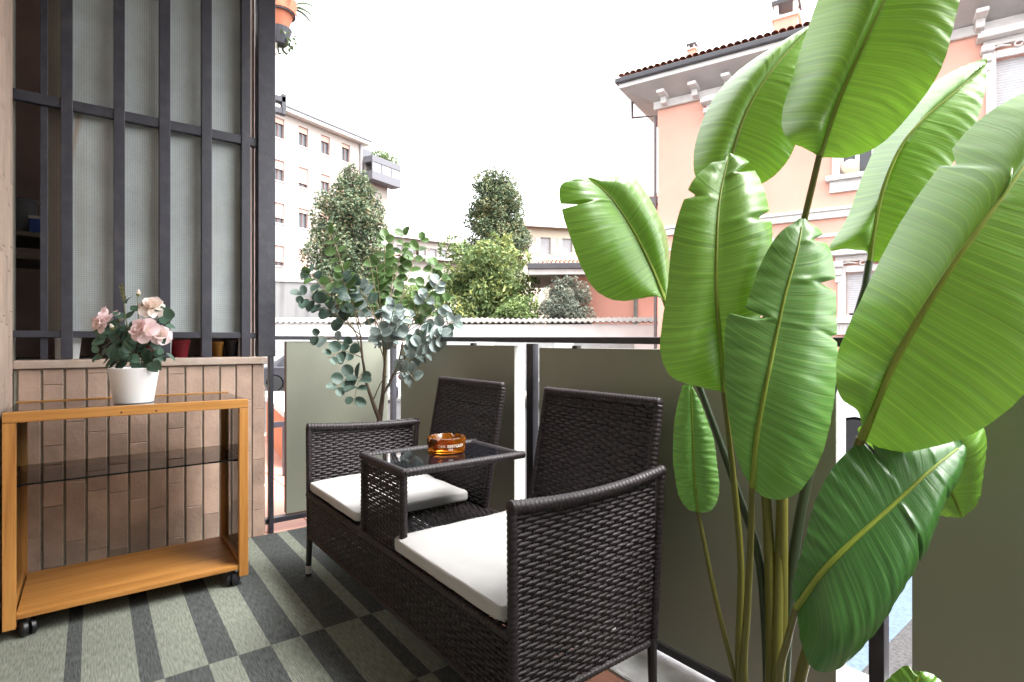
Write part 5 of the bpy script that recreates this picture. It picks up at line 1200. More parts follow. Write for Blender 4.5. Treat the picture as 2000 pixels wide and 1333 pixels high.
# ground-floor window with roller shutter
gS0, gz1 = vs_(1652, 533); gS1 = gS0 + wA; gz0 = vs_(1655, 622)[1]
lower = [(sH + 0.45, sH + 0.45 + wA), (gS0, gS1), (sB0, sB0 + wA)]
holes = [(a, b, up_h[0], up_h[1]) for a, b in upper] + [(a, b, gz0, gz1) for a, b in lower]
Vend = 15.0
wall_with_holes(V, 0, Vend, -1.0, EAVE, holes, 0.22, pink, villa)
side = MB(); q0 = V.at(0, -1); side.add([q0, V.at(0, EAVE), V.at(0, EAVE, -9), V.at(0, -1, -9)], [(0, 1, 2, 3)]); side.add([V.at(Vend, -1), V.at(Vend, EAVE), V.at(Vend, EAVE, -9), V.at(Vend, -1, -9)], [(0, 1, 2, 3)])
side.add([V.at(0, -1, -9), V.at(0, EAVE, -9), V.at(Vend, EAVE, -9), V.at(Vend, -1, -9)], [(0, 1, 2, 3)]); side.build('side_wall', pink, villa, fix=False)
# soffit, cornice, gutter, roof
OV = 0.85
mb = MB(); mb.add([V.at(-OV, EAVE + 0.35, OV), V.at(Vend, EAVE + 0.35, OV), V.at(Vend, EAVE + 0.05, 0.02), V.at(-0.02, EAVE + 0.05, 0.02)], [(0, 1, 2, 3)])
mb.add([V.at(-OV, EAVE + 0.35, OV), V.at(-0.02, EAVE + 0.05, 0.02), V.at(-0.02, EAVE + 0.05, -9), V.at(-OV, EAVE + 0.35, -9)], [(0, 1, 2, 3)]); mb.build('soffit', soff, villa, fix=False)
mb = MB(); V.box(mb, -0.10, Vend, EAVE - 0.16, EAVE + 0.06, 0.005, 0.10); mb.build('cornice', trim, villa, bevel=0.02)
mb = MB(); V.box(mb, -OV - 0.005, Vend, EAVE + 0.352, EAVE + 0.47, OV - 0.10, OV + 0.005); V.box(mb, -OV - 0.005, -OV + 0.1, EAVE + 0.352, EAVE + 0.47, -9, OV - 0.101); mb.build('fascia', trim, villa)
mb = MB(); V.box(mb, -OV - 0.09, Vend, EAVE + 0.472, EAVE + 0.62, OV - 0.05, OV + 0.11); V.box(mb, -OV - 0.09, -OV + 0.05, EAVE + 0.472, EAVE + 0.62, -9, OV - 0.051); mb.build('gutter', gut, villa, bevel=0.03)
s = 0.15
while s < Vend - 0.3:
    mb = MB(); V.box(mb, s, s + 0.22, EAVE + 0.065, EAVE + 0.16, 0.10, 0.62); V.box(mb, s + 0.03, s + 0.19, EAVE - 0.13, EAVE + 0.063, 0.104, 0.34); mb.build('bracket', trim, villa, bevel=0.02)
    s += 0.86
rf_ = MB(); e0 = V.at(-OV, EAVE + 0.63, OV + 0.02); e1 = V.at(Vend + 1, EAVE + 0.63, OV + 0.02); r0 = V.at(4.6, EAVE + 2.25, -4.2); r1 = V.at(Vend + 1, EAVE + 2.25, -4.2); b0 = V.at(-OV, EAVE + 0.63, -9.2)
rf_.add([e0, e1, r1, r0], [(0, 1, 2, 3)]); rf_.add([e0, r0, b0], [(0, 1, 2)]); roof = rf_.build('roof', rooft, villa, fix=False)
# roof tiles along the eave, one pantile each
pm = MB(); k = 8; vs = []; fs = []
for i in range(2):
    for j in range(k + 1):
        an = math.pi * j / k; rr = 0.085 - 0.012 * i; vs.append((rr * math.cos(an), i * 0.45, rr * math.sin(an) * 0.8))
for j in range(k): fs.append((j, j + 1, k + 2 + j, k + 1 + j))
pm.add(vs, fs); ptile = pm.mesh('pantile', rooft, smooth=True, fix=False)
slope = math.atan2(1.62, 5.07); inv = -V.n
rotm = Matrix((V.d, (inv * math.cos(slope) + UP * math.sin(slope)), V.d.cross(inv * math.cos(slope) + UP * math.sin(slope)))).transposed().to_euler()
for row in range(3):
    for i in range(90 if row < 2 else 60):
        a = -OV + 0.1 + i * 0.172; q = row * 0.40
        if a > Vend - 0.2: break
        p = V.at(a, EAVE + 0.645 + 0.005 + q * math.sin(slope), OV + 0.09 - q * math.cos(slope)); link('pantile', ptile, roof, p, rotm)
def hood(fc, a, b, z, parent):
    mb = MB(); fc.box(mb, a - 0.34, b + 0.34, z + 0.30, z + 0.40, 0.0, 0.34); fc.box(mb, a - 0.28, b + 0.28, z + 0.402, z + 0.48, 0.0, 0.26); fc.box(mb, a - 0.22, b + 0.22, z + 0.16, z + 0.298, 0.0, 0.12); h = mb.build('window_hood', trim, parent, bevel=0.015)
    for e in (a - 0.27, b + 0.05):
        mb = MB(); fc.box(mb, e, e + 0.22, z + 0.02, z + 0.158, 0.0, 0.26); fc.box(mb, e + 0.03, e + 0.19, z - 0.16, z + 0.018, 0.0, 0.18); fc.box(mb, e + 0.05, e + 0.17, z - 0.34, z - 0.162, 0.0, 0.11)
        for q in range(4): fc.box(mb, e + 0.02 + q * 0.05, e + 0.05 + q * 0.05, z + 0.03, z + 0.15, 0.262, 0.285)
        mb.build('console', trim, h, bevel=0.012)
    mb = MB(); c = fc.at((a + b) / 2, z + 0.10, 0.10); pts = [c + fc.d * (0.09 * math.cos(q * 0.7) * (1 - q * .05)) + UP * (0.07 * math.sin(q * 0.7) * (1 - q * .05)) for q in range(10)]
    mb.tube(pts, 0.02, 6); mb.tube([c - fc.d * 0.45, c - fc.d * 0.3 + UP * 0.04, c - fc.d * 0.12], [0.012, 0.03, 0.012], 6); mb.tube([c + fc.d * 0.45, c + fc.d * 0.3 + UP * 0.04, c + fc.d * 0.12], [0.012, 0.03, 0.012], 6); mb.build('scroll_ornament', trim, h, smooth=True)
def villa_window(a, b, z0, z1, shut, parent=villa, ball=False):
    mb = MB(); V.box(mb, a, b, z0, z1, -0.20, -0.19); w = mb.build('window', paneg, parent)
    mb = MB()
    for x0, x1 in ((a, a + 0.07), (b - 0.07, b), ((a + b) / 2 - 0.045, (a + b) / 2 + 0.045)): V.box(mb, x0, x1, z0, z1, -0.19, -0.13)
    V.box(mb, a + 0.07, (a + b) / 2 - 0.045, z0, z0 + 0.08, -0.189, -0.135); V.box(mb, (a + b) / 2 + 0.045, b - 0.07, z0, z0 + 0.08, -0.189, -0.135); V.box(mb, a + 0.07, b - 0.07, z1 - 0.08, z1, -0.189, -0.135); mb.build('frame', frame_w, w)
    mb = MB(); V.box(mb, a - 0.17, a - 0.002, z0, z1 + 0.16, 0.0, 0.07); V.box(mb, b + 0.002, b + 0.17, z0, z1 + 0.16, 0.0, 0.07); V.box(mb, a - 0.002, b + 0.002, z1 + 0.002, z1 + 0.16, 0.0, 0.065); mb.build('surround', trim, w, bevel=0.01)
    mb = MB(); V.box(mb, a - 0.30, b + 0.30, z0 - 0.12, z0 - 0.002, -0.18, 0.20); V.box(mb, a - 0.22, b + 0.22, z0 - 0.40, z0 - 0.122, 0.0, 0.09)
    for e in (a - 0.2, b - 0.08):
        for q in range(4): V.box(mb, e + q * 0.08, e + q * 0.08 + 0.045, z0 - 0.32, z0 - 0.18, 0.092, 0.12)
    mb.build('sill', trim, w, bevel=0.01)
    hood(V, a, b, z1 + 0.10, w)
    if shut:
        top = z1; hgt = (z1 - z0) * shut; k = int(hgt / 0.055); mb = MB()
        for j in range(k): V.box(mb, a + 0.02, b - 0.02, top - (j + 1) * 0.055 + 0.006, top - j * 0.055, -0.125, -0.105)
        mb.build('roller_shutter', shutter_m, w)
for i, (a, b) in enumerate(upper): villa_window(a, b, up_h[0], up_h[1], 0.0 if i == 1 else 0.75)
for i, (a, b) in enumerate(lower): villa_window(a, b, gz0, gz1, 0.93)
zc = vs_(1540, 432)[1]; mb = MB(); V.box(mb, -0.06, Vend, zc - 0.05, zc + 0.12, 0.0, 0.09); V.box(mb, -0.08, Vend, zc + 0.122, zc + 0.2, 0.0, 0.14); mb.build('string_course', trim, villa, bevel=0.012)
mb = MB(); V.box(mb, -0.03, Vend, zc - 0.5, zc - 0.42, 0.0, 0.04); mb.build('string_course', trim, villa)
mb = MB(); V.box(mb, -0.05, Vend, -1.0, 0.1, 0.0, 0.08); mb.build('plinth', trim, villa)
mb = MB(); c0 = V.at(-0.10, EAVE - 0.25, 0.06); mb.tube([V.at(-OV, EAVE + 0.42, -0.2), V.at(-OV, EAVE - 0.12, -0.2), V.at(-0.10, EAVE - 0.28, -0.08), V.at(-0.10, -1, -0.08)], 0.045, 8); mb.build('downpipe', mat('pipe_dark', (0.12, 0.085, 0.085), 0.5), villa, smooth=True)
def chimney(u, vt, vb, w, tsc, slit=True):
    a, z = V.sz(u, vb, -2.2); zt_ = V.sz(u, vt, -2.2)[1]; mb = MB(); hw = w / 2
    V.box(mb, a - hw, a + hw, z - 1.6, zt_ - 0.55 * tsc, -2.2 - hw, -2.2 + hw); ch = mb.build('chimney', pink, roof)
    mb = MB(); V.box(mb, a - hw - 0.06, a + hw + 0.06, zt_ - 0.55 * tsc, zt_ - 0.47 * tsc, -2.26 - hw, -2.14 + hw)
    for e in (-hw, hw - 0.12 * tsc):
        for g in (-hw, hw - 0.12 * tsc): V.box(mb, a + e, a + e + 0.12 * tsc, zt_ - 0.468 * tsc, zt_ - 0.12 * tsc, -2.2 + g, -2.2 + g + 0.12 * tsc)
    mb.build('chimney_pot', trim, ch)
    mb = MB(); V.box(mb, a - hw - 0.05, a + hw + 0.05, zt_ - 0.118 * tsc, zt_, -2.25 - hw, -2.15 + hw); mb.build('chimney_cap', gut, ch)
chimney(1537, 8, 72, 0.62, 1.0); chimney(1352, 88, 120, 0.20, 0.35)
bl = V.at(*vs_(1661, 319), 0.02); t = thing('globe_lamp', 'cream globe on the sill of the pink villa window', 'globe', bl - UP * 0.19)
bl2 = V.at(vs_(1661, 319)[0], up_h[0] + 0.185, 0.02); mb = MB(); mb.lathe([(0.185 * math.sin(q), -0.185 * math.cos(q)) for q in [0.12 + i * (math.pi - 0.14) / 14 for i in range(15)]], bl2, 28); mb.build('globe', mat('cream_globe', (0.75, 0.66, 0.48), 0.5, 0.04), t, smooth=True)
mb = MB(); mb.lathe([(0.06, -0.19), (0.05, -0.165)], bl2, 14); mb.build('foot', trim, t)

# ------------------------------------------------------------------ pink annex and rear wing
An = Facade(cw(1.75, 26.3), cw(1, -0.06), cw(-0.06, -1)); anx = thing('pink_annex', 'low coral pink annex with dark eave behind the feathery bush', 'house', (An.P.x, An.P.y, -1))
coral = mat('coral_stucco', (0.66, 0.35, 0.28), 0.9, 0.06, 0.8, 0.15, 40)
a0, zt = An.sz(1076, 541); mb = MB(); An.box(mb, a0, a0 + 6.5, -1, zt, -5, 0); mb.build('wall', coral, anx)
e0 = An.sz(1032, 520, 0.9)[0]
mb = MB(); An.box(mb, e0, a0 + 7, zt + 0.002, zt + 0.25, -5.5, 0.9); mb.build('soffit', soff, anx)
mb = MB(); zg = zt + 0.252; An.box(mb, e0 - 0.05, a0 + 7, zg, zg + 0.28, 0.72, 0.98); An.box(mb, e0 - 0.05, e0 + 0.1, zg, zg + 0.28, -5.5, 0.719); mb.build('gutter', gut, anx, bevel=0.03)
mb = MB(); mb.add([An.at(e0, zg + 0.2, 0.9), An.at(a0 + 7, zg + 0.2, 0.9), An.at(a0 + 7, zg + 1.3, -2.5), An.at(e0 + 2.2, zg + 1.3, -2.5)], [(0, 1, 2, 3)]); mb.add([An.at(e0, zg + 0.2, 0.9), An.at(e0 + 2.2, zg + 1.3, -2.5), An.at(e0, zg + 0.2, -5.5)], [(0, 1, 2)]); arf = mb.build('roof', rooft, anx, fix=False)
sl2 = math.atan2(1.1, 3.4); rot2 = Matrix((An.d, (-An.n * math.cos(sl2) + UP * math.sin(sl2)), An.d.cross(-An.n * math.cos(sl2) + UP * math.sin(sl2)))).transposed().to_euler()
for row in range(3):
    for i in range(26):
        q = row * 0.42; p = An.at(e0 + 0.15 + i * 0.2 + q * 0.64, zg + 0.22 + q * math.sin(sl2), 0.92 - q * math.cos(sl2)); link('pantile', ptile, arf, p, rot2)
c = An.sz(1241, 600)[0]; mb = MB(); mb.tube([An.at(c, zt, 0.07), An.at(c, -1, 0.07)], 0.09, 10); mb.build('downpipe', mat('grey_pipe', (0.16, 0.18, 0.17), 0.5), anx, smooth=True)
Rw = Facade(cw(6.9, 30.5), cw(1, -0.1), cw(-0.1, -1)); rw = thing('pink_rear_wing', 'pink rear wing with tiled roof beside the villa corner', 'house', (Rw.P.x, Rw.P.y, -1))
a0, zt = Rw.sz(1262, 402); mb = MB(); Rw.box(mb, a0, a0 + 6, -1, zt, -6, 0); mb.build('wall', pink, rw)
mb = MB(); Rw.box(mb, a0 - 0.6, a0 + 6, zt + 0.002, zt + 0.34, -6.5, 0.6); mb.build('gutter', gut, rw)
mb = MB(); mb.add([Rw.at(a0 - 0.6, zt + 0.35, 0.6), Rw.at(a0 + 6, zt + 0.35, 0.6), Rw.at(a0 + 6, zt + 1.6, -3), Rw.at(a0 + 2, zt + 1.6, -3)], [(0, 1, 2, 3)]); mb.add([Rw.at(a0 - 0.6, zt + 0.35, 0.6), Rw.at(a0 + 2, zt + 1.6, -3), Rw.at(a0 - 0.6, zt + 0.35, -6)], [(0, 1, 2)]); mb.build('roof', rooft, rw, fix=False)

# ------------------------------------------------------------------ white apartment block on the left
aw = mat('cream_render', (0.37, 0.33, 0.305), 0.9, 0.04, 0.3, 0.1, 20); salmon = mat('salmon_blind', (0.52, 0.30, 0.25), 0.7, 0.06)
greyp = mat('grey_panel', (0.10, 0.10, 0.115), 0.6, 0.06); brown_fr = mat('brown_frame', (0.18, 0.10, 0.09), 0.6)
Ap = Facade(cw(-15.9, 42.0), cw(0.521, 0.854), cw(0.854, -0.521)); apt = thing('apartment_block', 'white apartment block with salmon roller blinds and glazed corner balcony', 'building', (Ap.P.x, Ap.P.y, -1))
sE = Ap.sz(708, 400)[0]; zR = Ap.sz(600, 240)[1]
cols = [Ap.sz(u, 350) for u in (583, 627)]; ww = 0.86
rows = []
for v0, v1 in ((249, 287), (328, 367), (408, 446), (488, 526)): rows.append((Ap.sz(592, v1)[1], Ap.sz(592, v0)[1]))
ap_h = []; wlist = []
for k in (-2, -1, 0, 1, 2, 3):
    s0 = cols[0][0] + k * (cols[1][0] - cols[0][0])
    if s0 + ww > sE - 0.4: continue
    for r_, (z0, z1) in enumerate(rows): ap_h.append((s0, s0 + ww, z0, z1)); wlist.append((s0, z0, z1, k, r_))
wall_with_holes(Ap, -14, sE, -1, zR, ap_h, 0.25, aw, apt)
mb = MB(); mb.add([Ap.at(sE, -1), Ap.at(sE, zR), Ap.at(sE, zR, -12), Ap.at(sE, -1, -12)], [(0, 1, 2, 3)]); mb.build('side_wall', aw, apt, fix=False)
mb = MB(); Ap.box(mb, -14, sE + 0.5, zR, zR + 0.28, -12, 0.55); mb.build('roof_slab', trim, apt, bevel=0.04)
mb = MB(); Ap.box(mb, -14, sE + 0.55, zR + 0.282, zR + 0.40, 0.40, 0.62); mb.build('gutter', greyp, apt)
blind_f = {0: (0.30, 0.30), 1: (0.78, 0.35), 2: (0.22, 0.4), 3: (1, .9)}
for s0, z0, z1, k, r_ in wlist:
    mb = MB(); Ap.box(mb, s0, s0 + ww, z0, z1, -0.24, -0.22); w = mb.build('window', paneg, apt)
    mb = MB(); Ap.box(mb, s0, s0 + 0.06, z0, z1, -0.219, -0.15); Ap.box(mb, s0 + ww - 0.06, s0 + ww, z0, z1, -0.219, -0.15); Ap.box(mb, s0 + ww / 2 - 0.03, s0 + ww / 2 + 0.03, z0, z1, -0.219, -0.16); Ap.box(mb, s0 + 0.06, s0 + ww - 0.06, z0, z0 + 0.06, -0.218, -0.17); mb.build('frame', brown_fr, w)
    fr_ = random.uniform(0.2, 0.8) if k not in (0, 1) else blind_f[r_][k]
    mb = MB(); Ap.box(mb, s0 + 0.01, s0 + ww - 0.01, z1 - (z1 - z0) * fr_, z1, -0.14, -0.09); mb.build('blind', salmon, w)
    mb = MB(); Ap.box(mb, s0 - 0.08, s0 + ww + 0.08, z0 - 0.07, z0 - 0.002, -0.1, 0.06); mb.build('sill', trim, w)
mb = MB(); mb.tube([Ap.at(sE - 0.25, zR - 0.1, 0.12), Ap.at(sE - 0.25, -1, 0.12)], 0.13, 8); mb.build('downpipe', mat('grey_downpipe', (0.30, 0.28, 0.29), 0.5), apt, smooth=True)
# wing with glazed balcony at the end
B2 = Facade(Ap.at(sE + 1.6, 0, 0.4), Ap.d, Ap.n)
b0, zb1 = B2.sz(719, 304, 0.6); b1 = B2.sz(775, 330, 0.6)[0]; zb0 = B2.sz(740, 358, 0.6)[1]; zwing = B2.sz(722, 290)[1]
lowz = B2.sz(755, 480)[1]; bw = B2.sz(757, 380)[0]
mb = MB(); B2.box(mb, -1.6, bw, -1, zb1 + 0.1, -9, 0); mb.build('wing_wall', aw, apt)
bal = MB(); B2.box(bal, b0, b1, zb0 - 0.0, zb0 + (zb1 - zb0) * 0.36, 0.002, 1.1); B2.box(bal, b0, b1, zb1 - (zb1 - zb0) * 0.27, zb1, 0.002, 1.1); bb = bal.build('corner_balcony', greyp, apt, bevel=0.03)
k = 4; za, zb_ = zb0 + (zb1 - zb0) * 0.36, zb1 - (zb1 - zb0) * 0.27
for j in range(k):
    mb = MB(); B2.box(mb, b0 + (b1 - b0) * j / (k - 1) - (0.07 if j else 0), b0 + (b1 - b0) * j / (k - 1) + (0.07 if j < k - 1 else 0), za + 0.002, zb_ - 0.002, 1.0, 1.09); mb.build('mullion', greyp, bb)
mb = MB(); B2.box(mb, b0 + 0.05, b1 - 0.05, za + 0.002, zb_ - 0.002, 1.03, 1.05); mb.build('glazing', mat('pale_glazing', (0.24, 0.25, 0.26), 0.5, 0.05), bb)
mb = MB(); B2.box(mb, -1.0, b0 + 2.6, zb1 + 0.102, zb1 + 1.3, -5, -1.2); mb.build('penthouse', greyp, apt)
c = B2.at(B2.sz(752, 306, 0.5)[0], zb1, 0.5)
tree('terrace_shrub', 'small shrub on the roof terrace of the apartment block', 'bush', c + UP * 0.002, 0.5, [((c.x + q * B2.d.x, c.y + q * B2.d.y, c.z + 0.35 + h), (0.55, 0.55, 0.42)) for q, h in ((-0.9, 0.05), (-0.3, 0.2), (0.3, 0.15), (0.9, 0.0))], lime, 900, 0.2, barkm, 9)

# ------------------------------------------------------------------ far houses
farsh = mat('pale_shutter', (0.42, 0.37, 0.34), 0.7)
def far_house(name, label, u0, u1, v_eave, v_ridge, t, wallm, yaw=0.0, nwin=4, vwin=None, hip=1.0, depth=9):
    Pa, Pb = pt(u0, v_eave, t), pt(u1, v_eave, t + yaw); d = Pb - Pa; d.z = 0; L = d.length; nn = Vector((d.y, -d.x, 0)).normalized(); nn = nn if nn.dot(FWD) < 0 else -nn
    fc = Facade(Vector((Pa.x, Pa.y, 0)), d, nn); z = Pa.z; zr = pt((u0 + u1) / 2, v_ridge, t).z
    h = thing(name, label, 'house', (Pa.x, Pa.y, -1))
    hs_ = []
    if nwin:
        zt_, zb_2 = z - 0.9, z - 2.3
        for i in range(nwin):
            a = L * (i + 0.5) / nwin; hs_.append((a - 0.45, a + 0.45, zb_2, zt_))
    wall_with_holes(fc, 0, L, -1, z, hs_, 0.2, wallm, h)
    mb = MB(); mb.add([fc.at(0, -1), fc.at(0, z), fc.at(0, z, -depth), fc.at(0, -1, -depth)], [(0, 1, 2, 3)]); mb.build('side_wall', wallm, h, fix=False); mb = MB(); mb.add([fc.at(L, -1), fc.at(L, z), fc.at(L, z, -depth), fc.at(L, -1, -depth)], [(0, 1, 2, 3)]); mb.build('side_wall', wallm, h, fix=False)
    for a, b, c_, d_ in hs_:
        mb = MB(); fc.box(mb, a, b, c_, d_, -0.19, -0.17); w = mb.build('window', farpane, h)
        for e in ((a - 0.47, a - 0.01), (b + 0.01, b + 0.47)):
            mb = MB(); fc.box(mb, e[0], e[1], c_, d_, 0.0, 0.05); mb.build('shutter', farsh, w)
    mb = MB(); mb.add([fc.at(-0.6, z, 0.6), fc.at(L + 0.6, z, 0.6), fc.at(L + 0.6 - hip, zr, -depth / 2), fc.at(-0.6 + hip, zr, -depth / 2)], [(0, 1, 2, 3)]); mb.add([fc.at(-0.6, z, 0.6), fc.at(-0.6 + hip, zr, -depth / 2), fc.at(-0.6, z, -depth)], [(0, 1, 2)]); mb.add([fc.at(L + 0.6, z, 0.6), fc.at(L + 0.6 - hip, zr, -depth / 2), fc.at(L + 0.6, z, -depth)], [(0, 1, 2)]); mb.build('roof', rooft, h, fix=False)
    mb = MB(); fc.box(mb, -0.62, L + 0.62, z - 0.14, z + 0.03, 0.55, 0.68); mb.build('gutter', soff, h)
    return fc, h
farpane = mat('pale_far_pane', (0.26, 0.25, 0.26), 0.2, 0.1); cream = mat('cream_house', (0.52, 0.45, 0.35), 0.9, 0.05, 0.4); palew = mat('pale_house', (0.50, 0.46, 0.42), 0.9, 0.05, 0.4)  # far window panes are one even pale grey
far_house('far_house', 'cream house with terracotta roof between the dark magnolia and the banana leaf', 1000, 1250, 440, 408, 46, cream, 3.0, 6)
far_house('far_house', 'long pale house with faded roof behind the eucalyptus', 770, 915, 462, 440, 62, palew, 6.0, 7)
far_house('far_house', 'lower flat house left of the yellow-green tree', 790, 900, 500, 482, 40, palew, 3.0, 0)

# ------------------------------------------------------------------ vehicles
tyre_m = mat('tyre', (0.018, 0.018, 0.02), 0.8, 0.2, 20); rim_m = mat('alloy_rim', (0.55, 0.55, 0.57), 0.3, 0.05, metal=0.8); carglass = mat('car_glass', (0.015, 0.018, 0.02), 0.05, 0.1)
lampm = mat('lamp_glass', (0.55, 0.55, 0.55), 0.1, 0.1); redl = mat('tail_lamp', (0.35, 0.02, 0.02), 0.2); plast = mat('black_plastic', (0.02, 0.02, 0.022), 0.6)
def car(label, loc, yaw, paint):
    loc = Vector(loc); root = bpy.data.objects.new('parked_car', None); COL.objects.link(root); root.location = loc; root.rotation_euler = (0, 0, yaw); WLOC[root] = Vector((0, 0, 0)); tag(root, label, 'car', 'cars parked in the street')
    L, W = 4.0, 1.72; hw = W / 2
    prof = [(-2.0, 0.30), (-1.98, 0.62), (-1.86, 0.86), (-1.05, 0.98), (1.45, 1.0), (1.90, 0.92), (2.0, 0.6), (1.97, 0.28)]
    def arch(cx): return [(cx + 0.37 * math.cos(a), 0.30 + 0.37 * math.sin(a)) for a in [i * math.pi / 8 for i in range(9)]]
    bottom = [(1.62, 0.28)] + arch(1.25) + [(-0.85, 0.24)] + arch(-1.22) + [(-1.62, 0.28)]
    poly = prof + bottom; n = len(poly); mb = MB(); vs = []; ys = [(-1.0, 0.92), (-0.97, 1.0), (-0.55, 1.0), (0.55, 1.0), (0.97, 1.0), (1.0, 0.92)]
    ys = [(-hw, 0), (-hw * 0.94, 1), (hw * 0.94, 1), (hw, 0)]
    for y, full in ys:
        for x, z in poly: vs.append((x * (1.0 if full else 0.985), y, z if full or z < 0.8 else z - 0.05))
    fs = [tuple(range(n - 1, -1, -1)), tuple(3 * n + i for i in range(n))]
    for k in range(3):
        for i in range(n): fs.append((k * n + i, k * n + (i + 1) % n, (k + 1) * n + (i + 1) % n, (k + 1) * n + i))
    mb.add(vs, fs); body = mb.build('body', paint, root, smooth=True)
    cab = [(-0.98, 0.975), (-0.30, 1.42), (0.05, 1.47), (0.95, 1.44), (1.55, 0.99)]
    mb = MB(); vs = []
    for y, ins in ((-hw * 0.93, 0), (-hw * 0.76, 1), (hw * 0.76, 1), (hw * 0.93, 0)):
        for x, z in cab: vs.append((x, y if z < 1.2 or not ins else y, z if ins else min(z, 0.985)))
    m5 = 5; fs = [(1 * m5 + i, 1 * m5 + i + 1, 2 * m5 + i + 1, 2 * m5 + i) for i in range(4)]
    for k, s2 in ((0, 1), (3, 2)):
        fs += [(k * m5 + i, k * m5 + i + 1, s2 * m5 + i + 1, s2 * m5 + i) for i in range(4)]
    mb.add(vs, fs); mb.build('cabin', paint, root, smooth=True)
    for sg in (-1, 1):
        for (xa, xb, xc, xd) in ((-0.72, 0.22, 0.22, -0.22), (0.30, 1.22, 0.92, 0.30)):
            mb = MB(); y0 = sg * (hw * 0.925 + 0.004); y1 = sg * (hw * 0.79 + 0.004); mb.add([(xa, y0, 1.03), (xb, y0, 1.03), (xc, y1, 1.38), (xd, y1, 1.38)], [(0, 1, 2, 3)]); mb.build('window', carglass, root, fix=False)
        mb = MB(); mb.box(-0.98, -0.84, sg * hw * 0.9 - 0.0 if sg > 0 else sg * (hw + 0.14), sg * (hw + 0.14) if sg > 0 else sg * hw * 0.9, 0.98, 1.09); mb.build('mirror', paint, root, bevel=0.02)
        mb = MB(); mb.box(-1.93, -1.70, sg * 0.45 if sg > 0 else sg * 0.8, sg * 0.8 if sg > 0 else sg * 0.45, 0.68, 0.84); mb.build('headlight', lampm, root, bevel=0.03)
        mb = MB(); mb.box(1.86, 1.985, sg * 0.5 if sg > 0 else sg * 0.82, sg * 0.82 if sg > 0 else sg * 0.5, 0.70, 0.88); mb.build('tail_light', redl, root, bevel=0.02)
        for cx in (-1.22, 1.25):
            y = sg * (hw - 0.10); mb = MB(); mb.lathe([(0.20, -0.10), (0.29, -0.10), (0.31, -0.06), (0.31, 0.06), (0.29, 0.10), (0.20, 0.10)], (cx, y, 0.31), 28, 'Y'); w = mb.build('wheel', tyre_m, root, smooth=True)
            mb = MB(); yy = y + sg * 0.085; mb.lathe([(0.215, -0.012), (0.215, 0.012), (0.19, 0.012), (0.19, -0.012)], (cx, yy, 0.31), 28, 'Y', cap0=False, cap1=False); mb.lathe([(0.05, -0.012), (0.05, 0.014)], (cx, yy, 0.31), 14, 'Y')
            for q in range(10):
                an = 2 * math.pi * q / 10; dd = Vector((math.cos(an), 0, math.sin(an))); mb.tube([Vector((cx, yy, 0.31)) + dd * 0.04, Vector((cx, yy, 0.31)) + dd * 0.2], 0.012, 6)
            mb.build('rim', rim_m, w, smooth=True)
    mb = MB(); mb.add([(-0.95, -0.62, 1.005), (-0.95, 0.62, 1.005), (-0.34, 0.56, 1.408), (-0.34, -0.56, 1.408)], [(0, 1, 2, 3)]); mb.build('windscreen', carglass, root, fix=False)
    mb = MB(); mb.box(-2.03, -1.97, -0.75, 0.75, 0.30, 0.48); mb.build('bumper', plast, root, bevel=0.02)
    return root
def yaw_from(v): return math.atan2(v.y, v.x)
blackp = mat('black_car_paint', (0.03, 0.028, 0.036), 0.25, 0.1, coat=0.6); whitep = mat('white_car_paint', (0.78, 0.78, 0.78), 0.3, 0.03, coat=0.5)
fw = on_z(536, 764, -1.0)
dirc = (RGT + FWD * 0.05).normalized()
car('black car parked in the street, seen past the end of the tiled wall', fw + dirc * 1.25 + FWD * 0.76, yaw_from(-dirc) , blackp)
fw = on_z(1668, 886, -1.0); dv = V.d
car('white car parked before the pink villa, wheel showing between panels', fw + dv * 1.22 - V.n * 0.76, yaw_from(dv), whitep)
fw = on_z(1075, 800, -1.0)
car('grey car parked behind the panels in the middle of the street', fw + RGT * 1.4 + FWD * 0.9, yaw_from(RGT), mat('grey_car_paint', (0.14, 0.145, 0.15), 0.3, 0.05, coat=0.5))
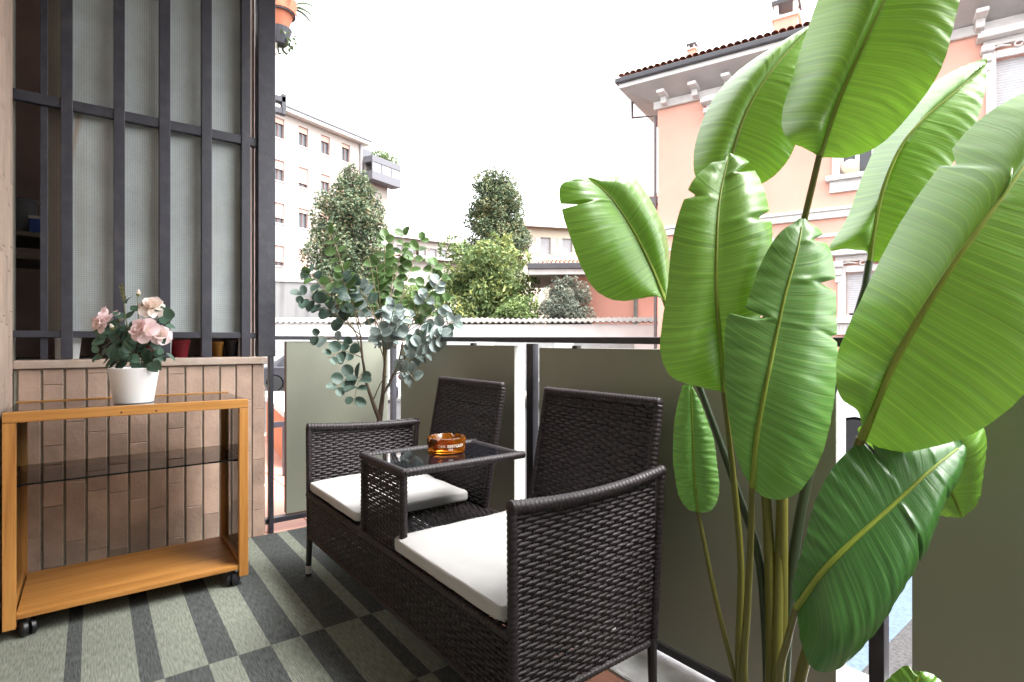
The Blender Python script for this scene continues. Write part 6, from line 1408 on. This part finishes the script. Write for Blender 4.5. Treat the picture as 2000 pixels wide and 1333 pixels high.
# motorbike
mb0 = on_z(760, 787, -1.0)
bike = bpy.data.objects.new('motorbike', None); COL.objects.link(bike); bike.location = mb0; bike.rotation_euler = (0, 0, yaw_from(RGT * 0.95 + FWD * 0.3)); WLOC[bike] = Vector((0, 0, 0)); tag(bike, 'dark motorbike parked in the street behind the corner of the railing', 'motorbike')
for x in (0.0, 1.35):
    mb = MB(); mb.lathe([(0.22, -0.05), (0.29, -0.05), (0.31, 0), (0.29, 0.05), (0.22, 0.05)], (x, 0, 0.31), 28, 'Y', cap0=False, cap1=False); w = mb.build('wheel', tyre_m, bike, smooth=True)
    mb = MB(); mb.lathe([(0.225, -0.02), (0.225, 0.02), (0.205, 0.02), (0.205, -0.02)], (x, 0, 0.31), 24, 'Y', cap0=False, cap1=False)
    for q in range(6): an = q * math.pi / 3; dd = Vector((math.cos(an), 0, math.sin(an))); mb.tube([Vector((x, 0, 0.31)), Vector((x, 0, 0.31)) + dd * 0.215], 0.012, 6)
    mb.build('rim', rim_m, w, smooth=True)
mb = MB(); pts = [(0.36 * math.cos(a), 0, 0.31 + 0.36 * math.sin(a)) for a in [0.4 + i * 0.25 for i in range(9)]]; mb.tube(pts, 0.05, 8); mb.build('front_fender', mat('silver_paint', (0.5, 0.5, 0.52), 0.3), bike, smooth=True)
mb = MB(); mb.tube([(0, 0.09, 0.31), (0.32, 0.09, 0.98)], 0.025, 8); mb.tube([(0, -0.09, 0.31), (0.32, -0.09, 0.98)], 0.025, 8); mb.build('fork', rim_m, bike, smooth=True)
mb = MB(); mb.tube([(0.36, -0.36, 1.02), (0.33, -0.2, 1.06), (0.33, 0.2, 1.06), (0.36, 0.36, 1.02)], 0.018, 8); mb.build('handlebar', plast, bike, smooth=True)
mb = MB(); mb.tube([(0.30, 0, 0.82), (0.45, 0, 0.88), (0.75, 0, 0.84), (0.9, 0, 0.74)], [0.08, 0.16, 0.15, 0.08], 14); mb.build('fuel_tank', mat('maroon_paint', (0.10, 0.02, 0.025), 0.3), bike, smooth=True)
mb = MB(); mb.tube([(0.82, 0, 0.80), (1.1, 0, 0.80), (1.5, 0, 0.88)], [0.08, 0.13, 0.06], 12); mb.build('saddle', plast, bike, smooth=True)
mb = MB(); mb.box(0.42, 0.88, -0.17, 0.17, 0.28, 0.68); mb.build('engine', mat('engine_grey', (0.12, 0.12, 0.13), 0.5), bike, bevel=0.05)
mb = MB(); mb.tube([(0.85, 0.16, 0.30), (1.2, 0.18, 0.34), (1.55, 0.18, 0.42)], [0.03, 0.05, 0.05], 10); mb.build('exhaust', rim_m, bike, smooth=True)
mb = MB(); mb.tube([(0.22, 0, 0.86), (0.12, 0, 0.86)], [0.10, 0.09], 14); mb.build('headlight', lampm, bike, smooth=True)
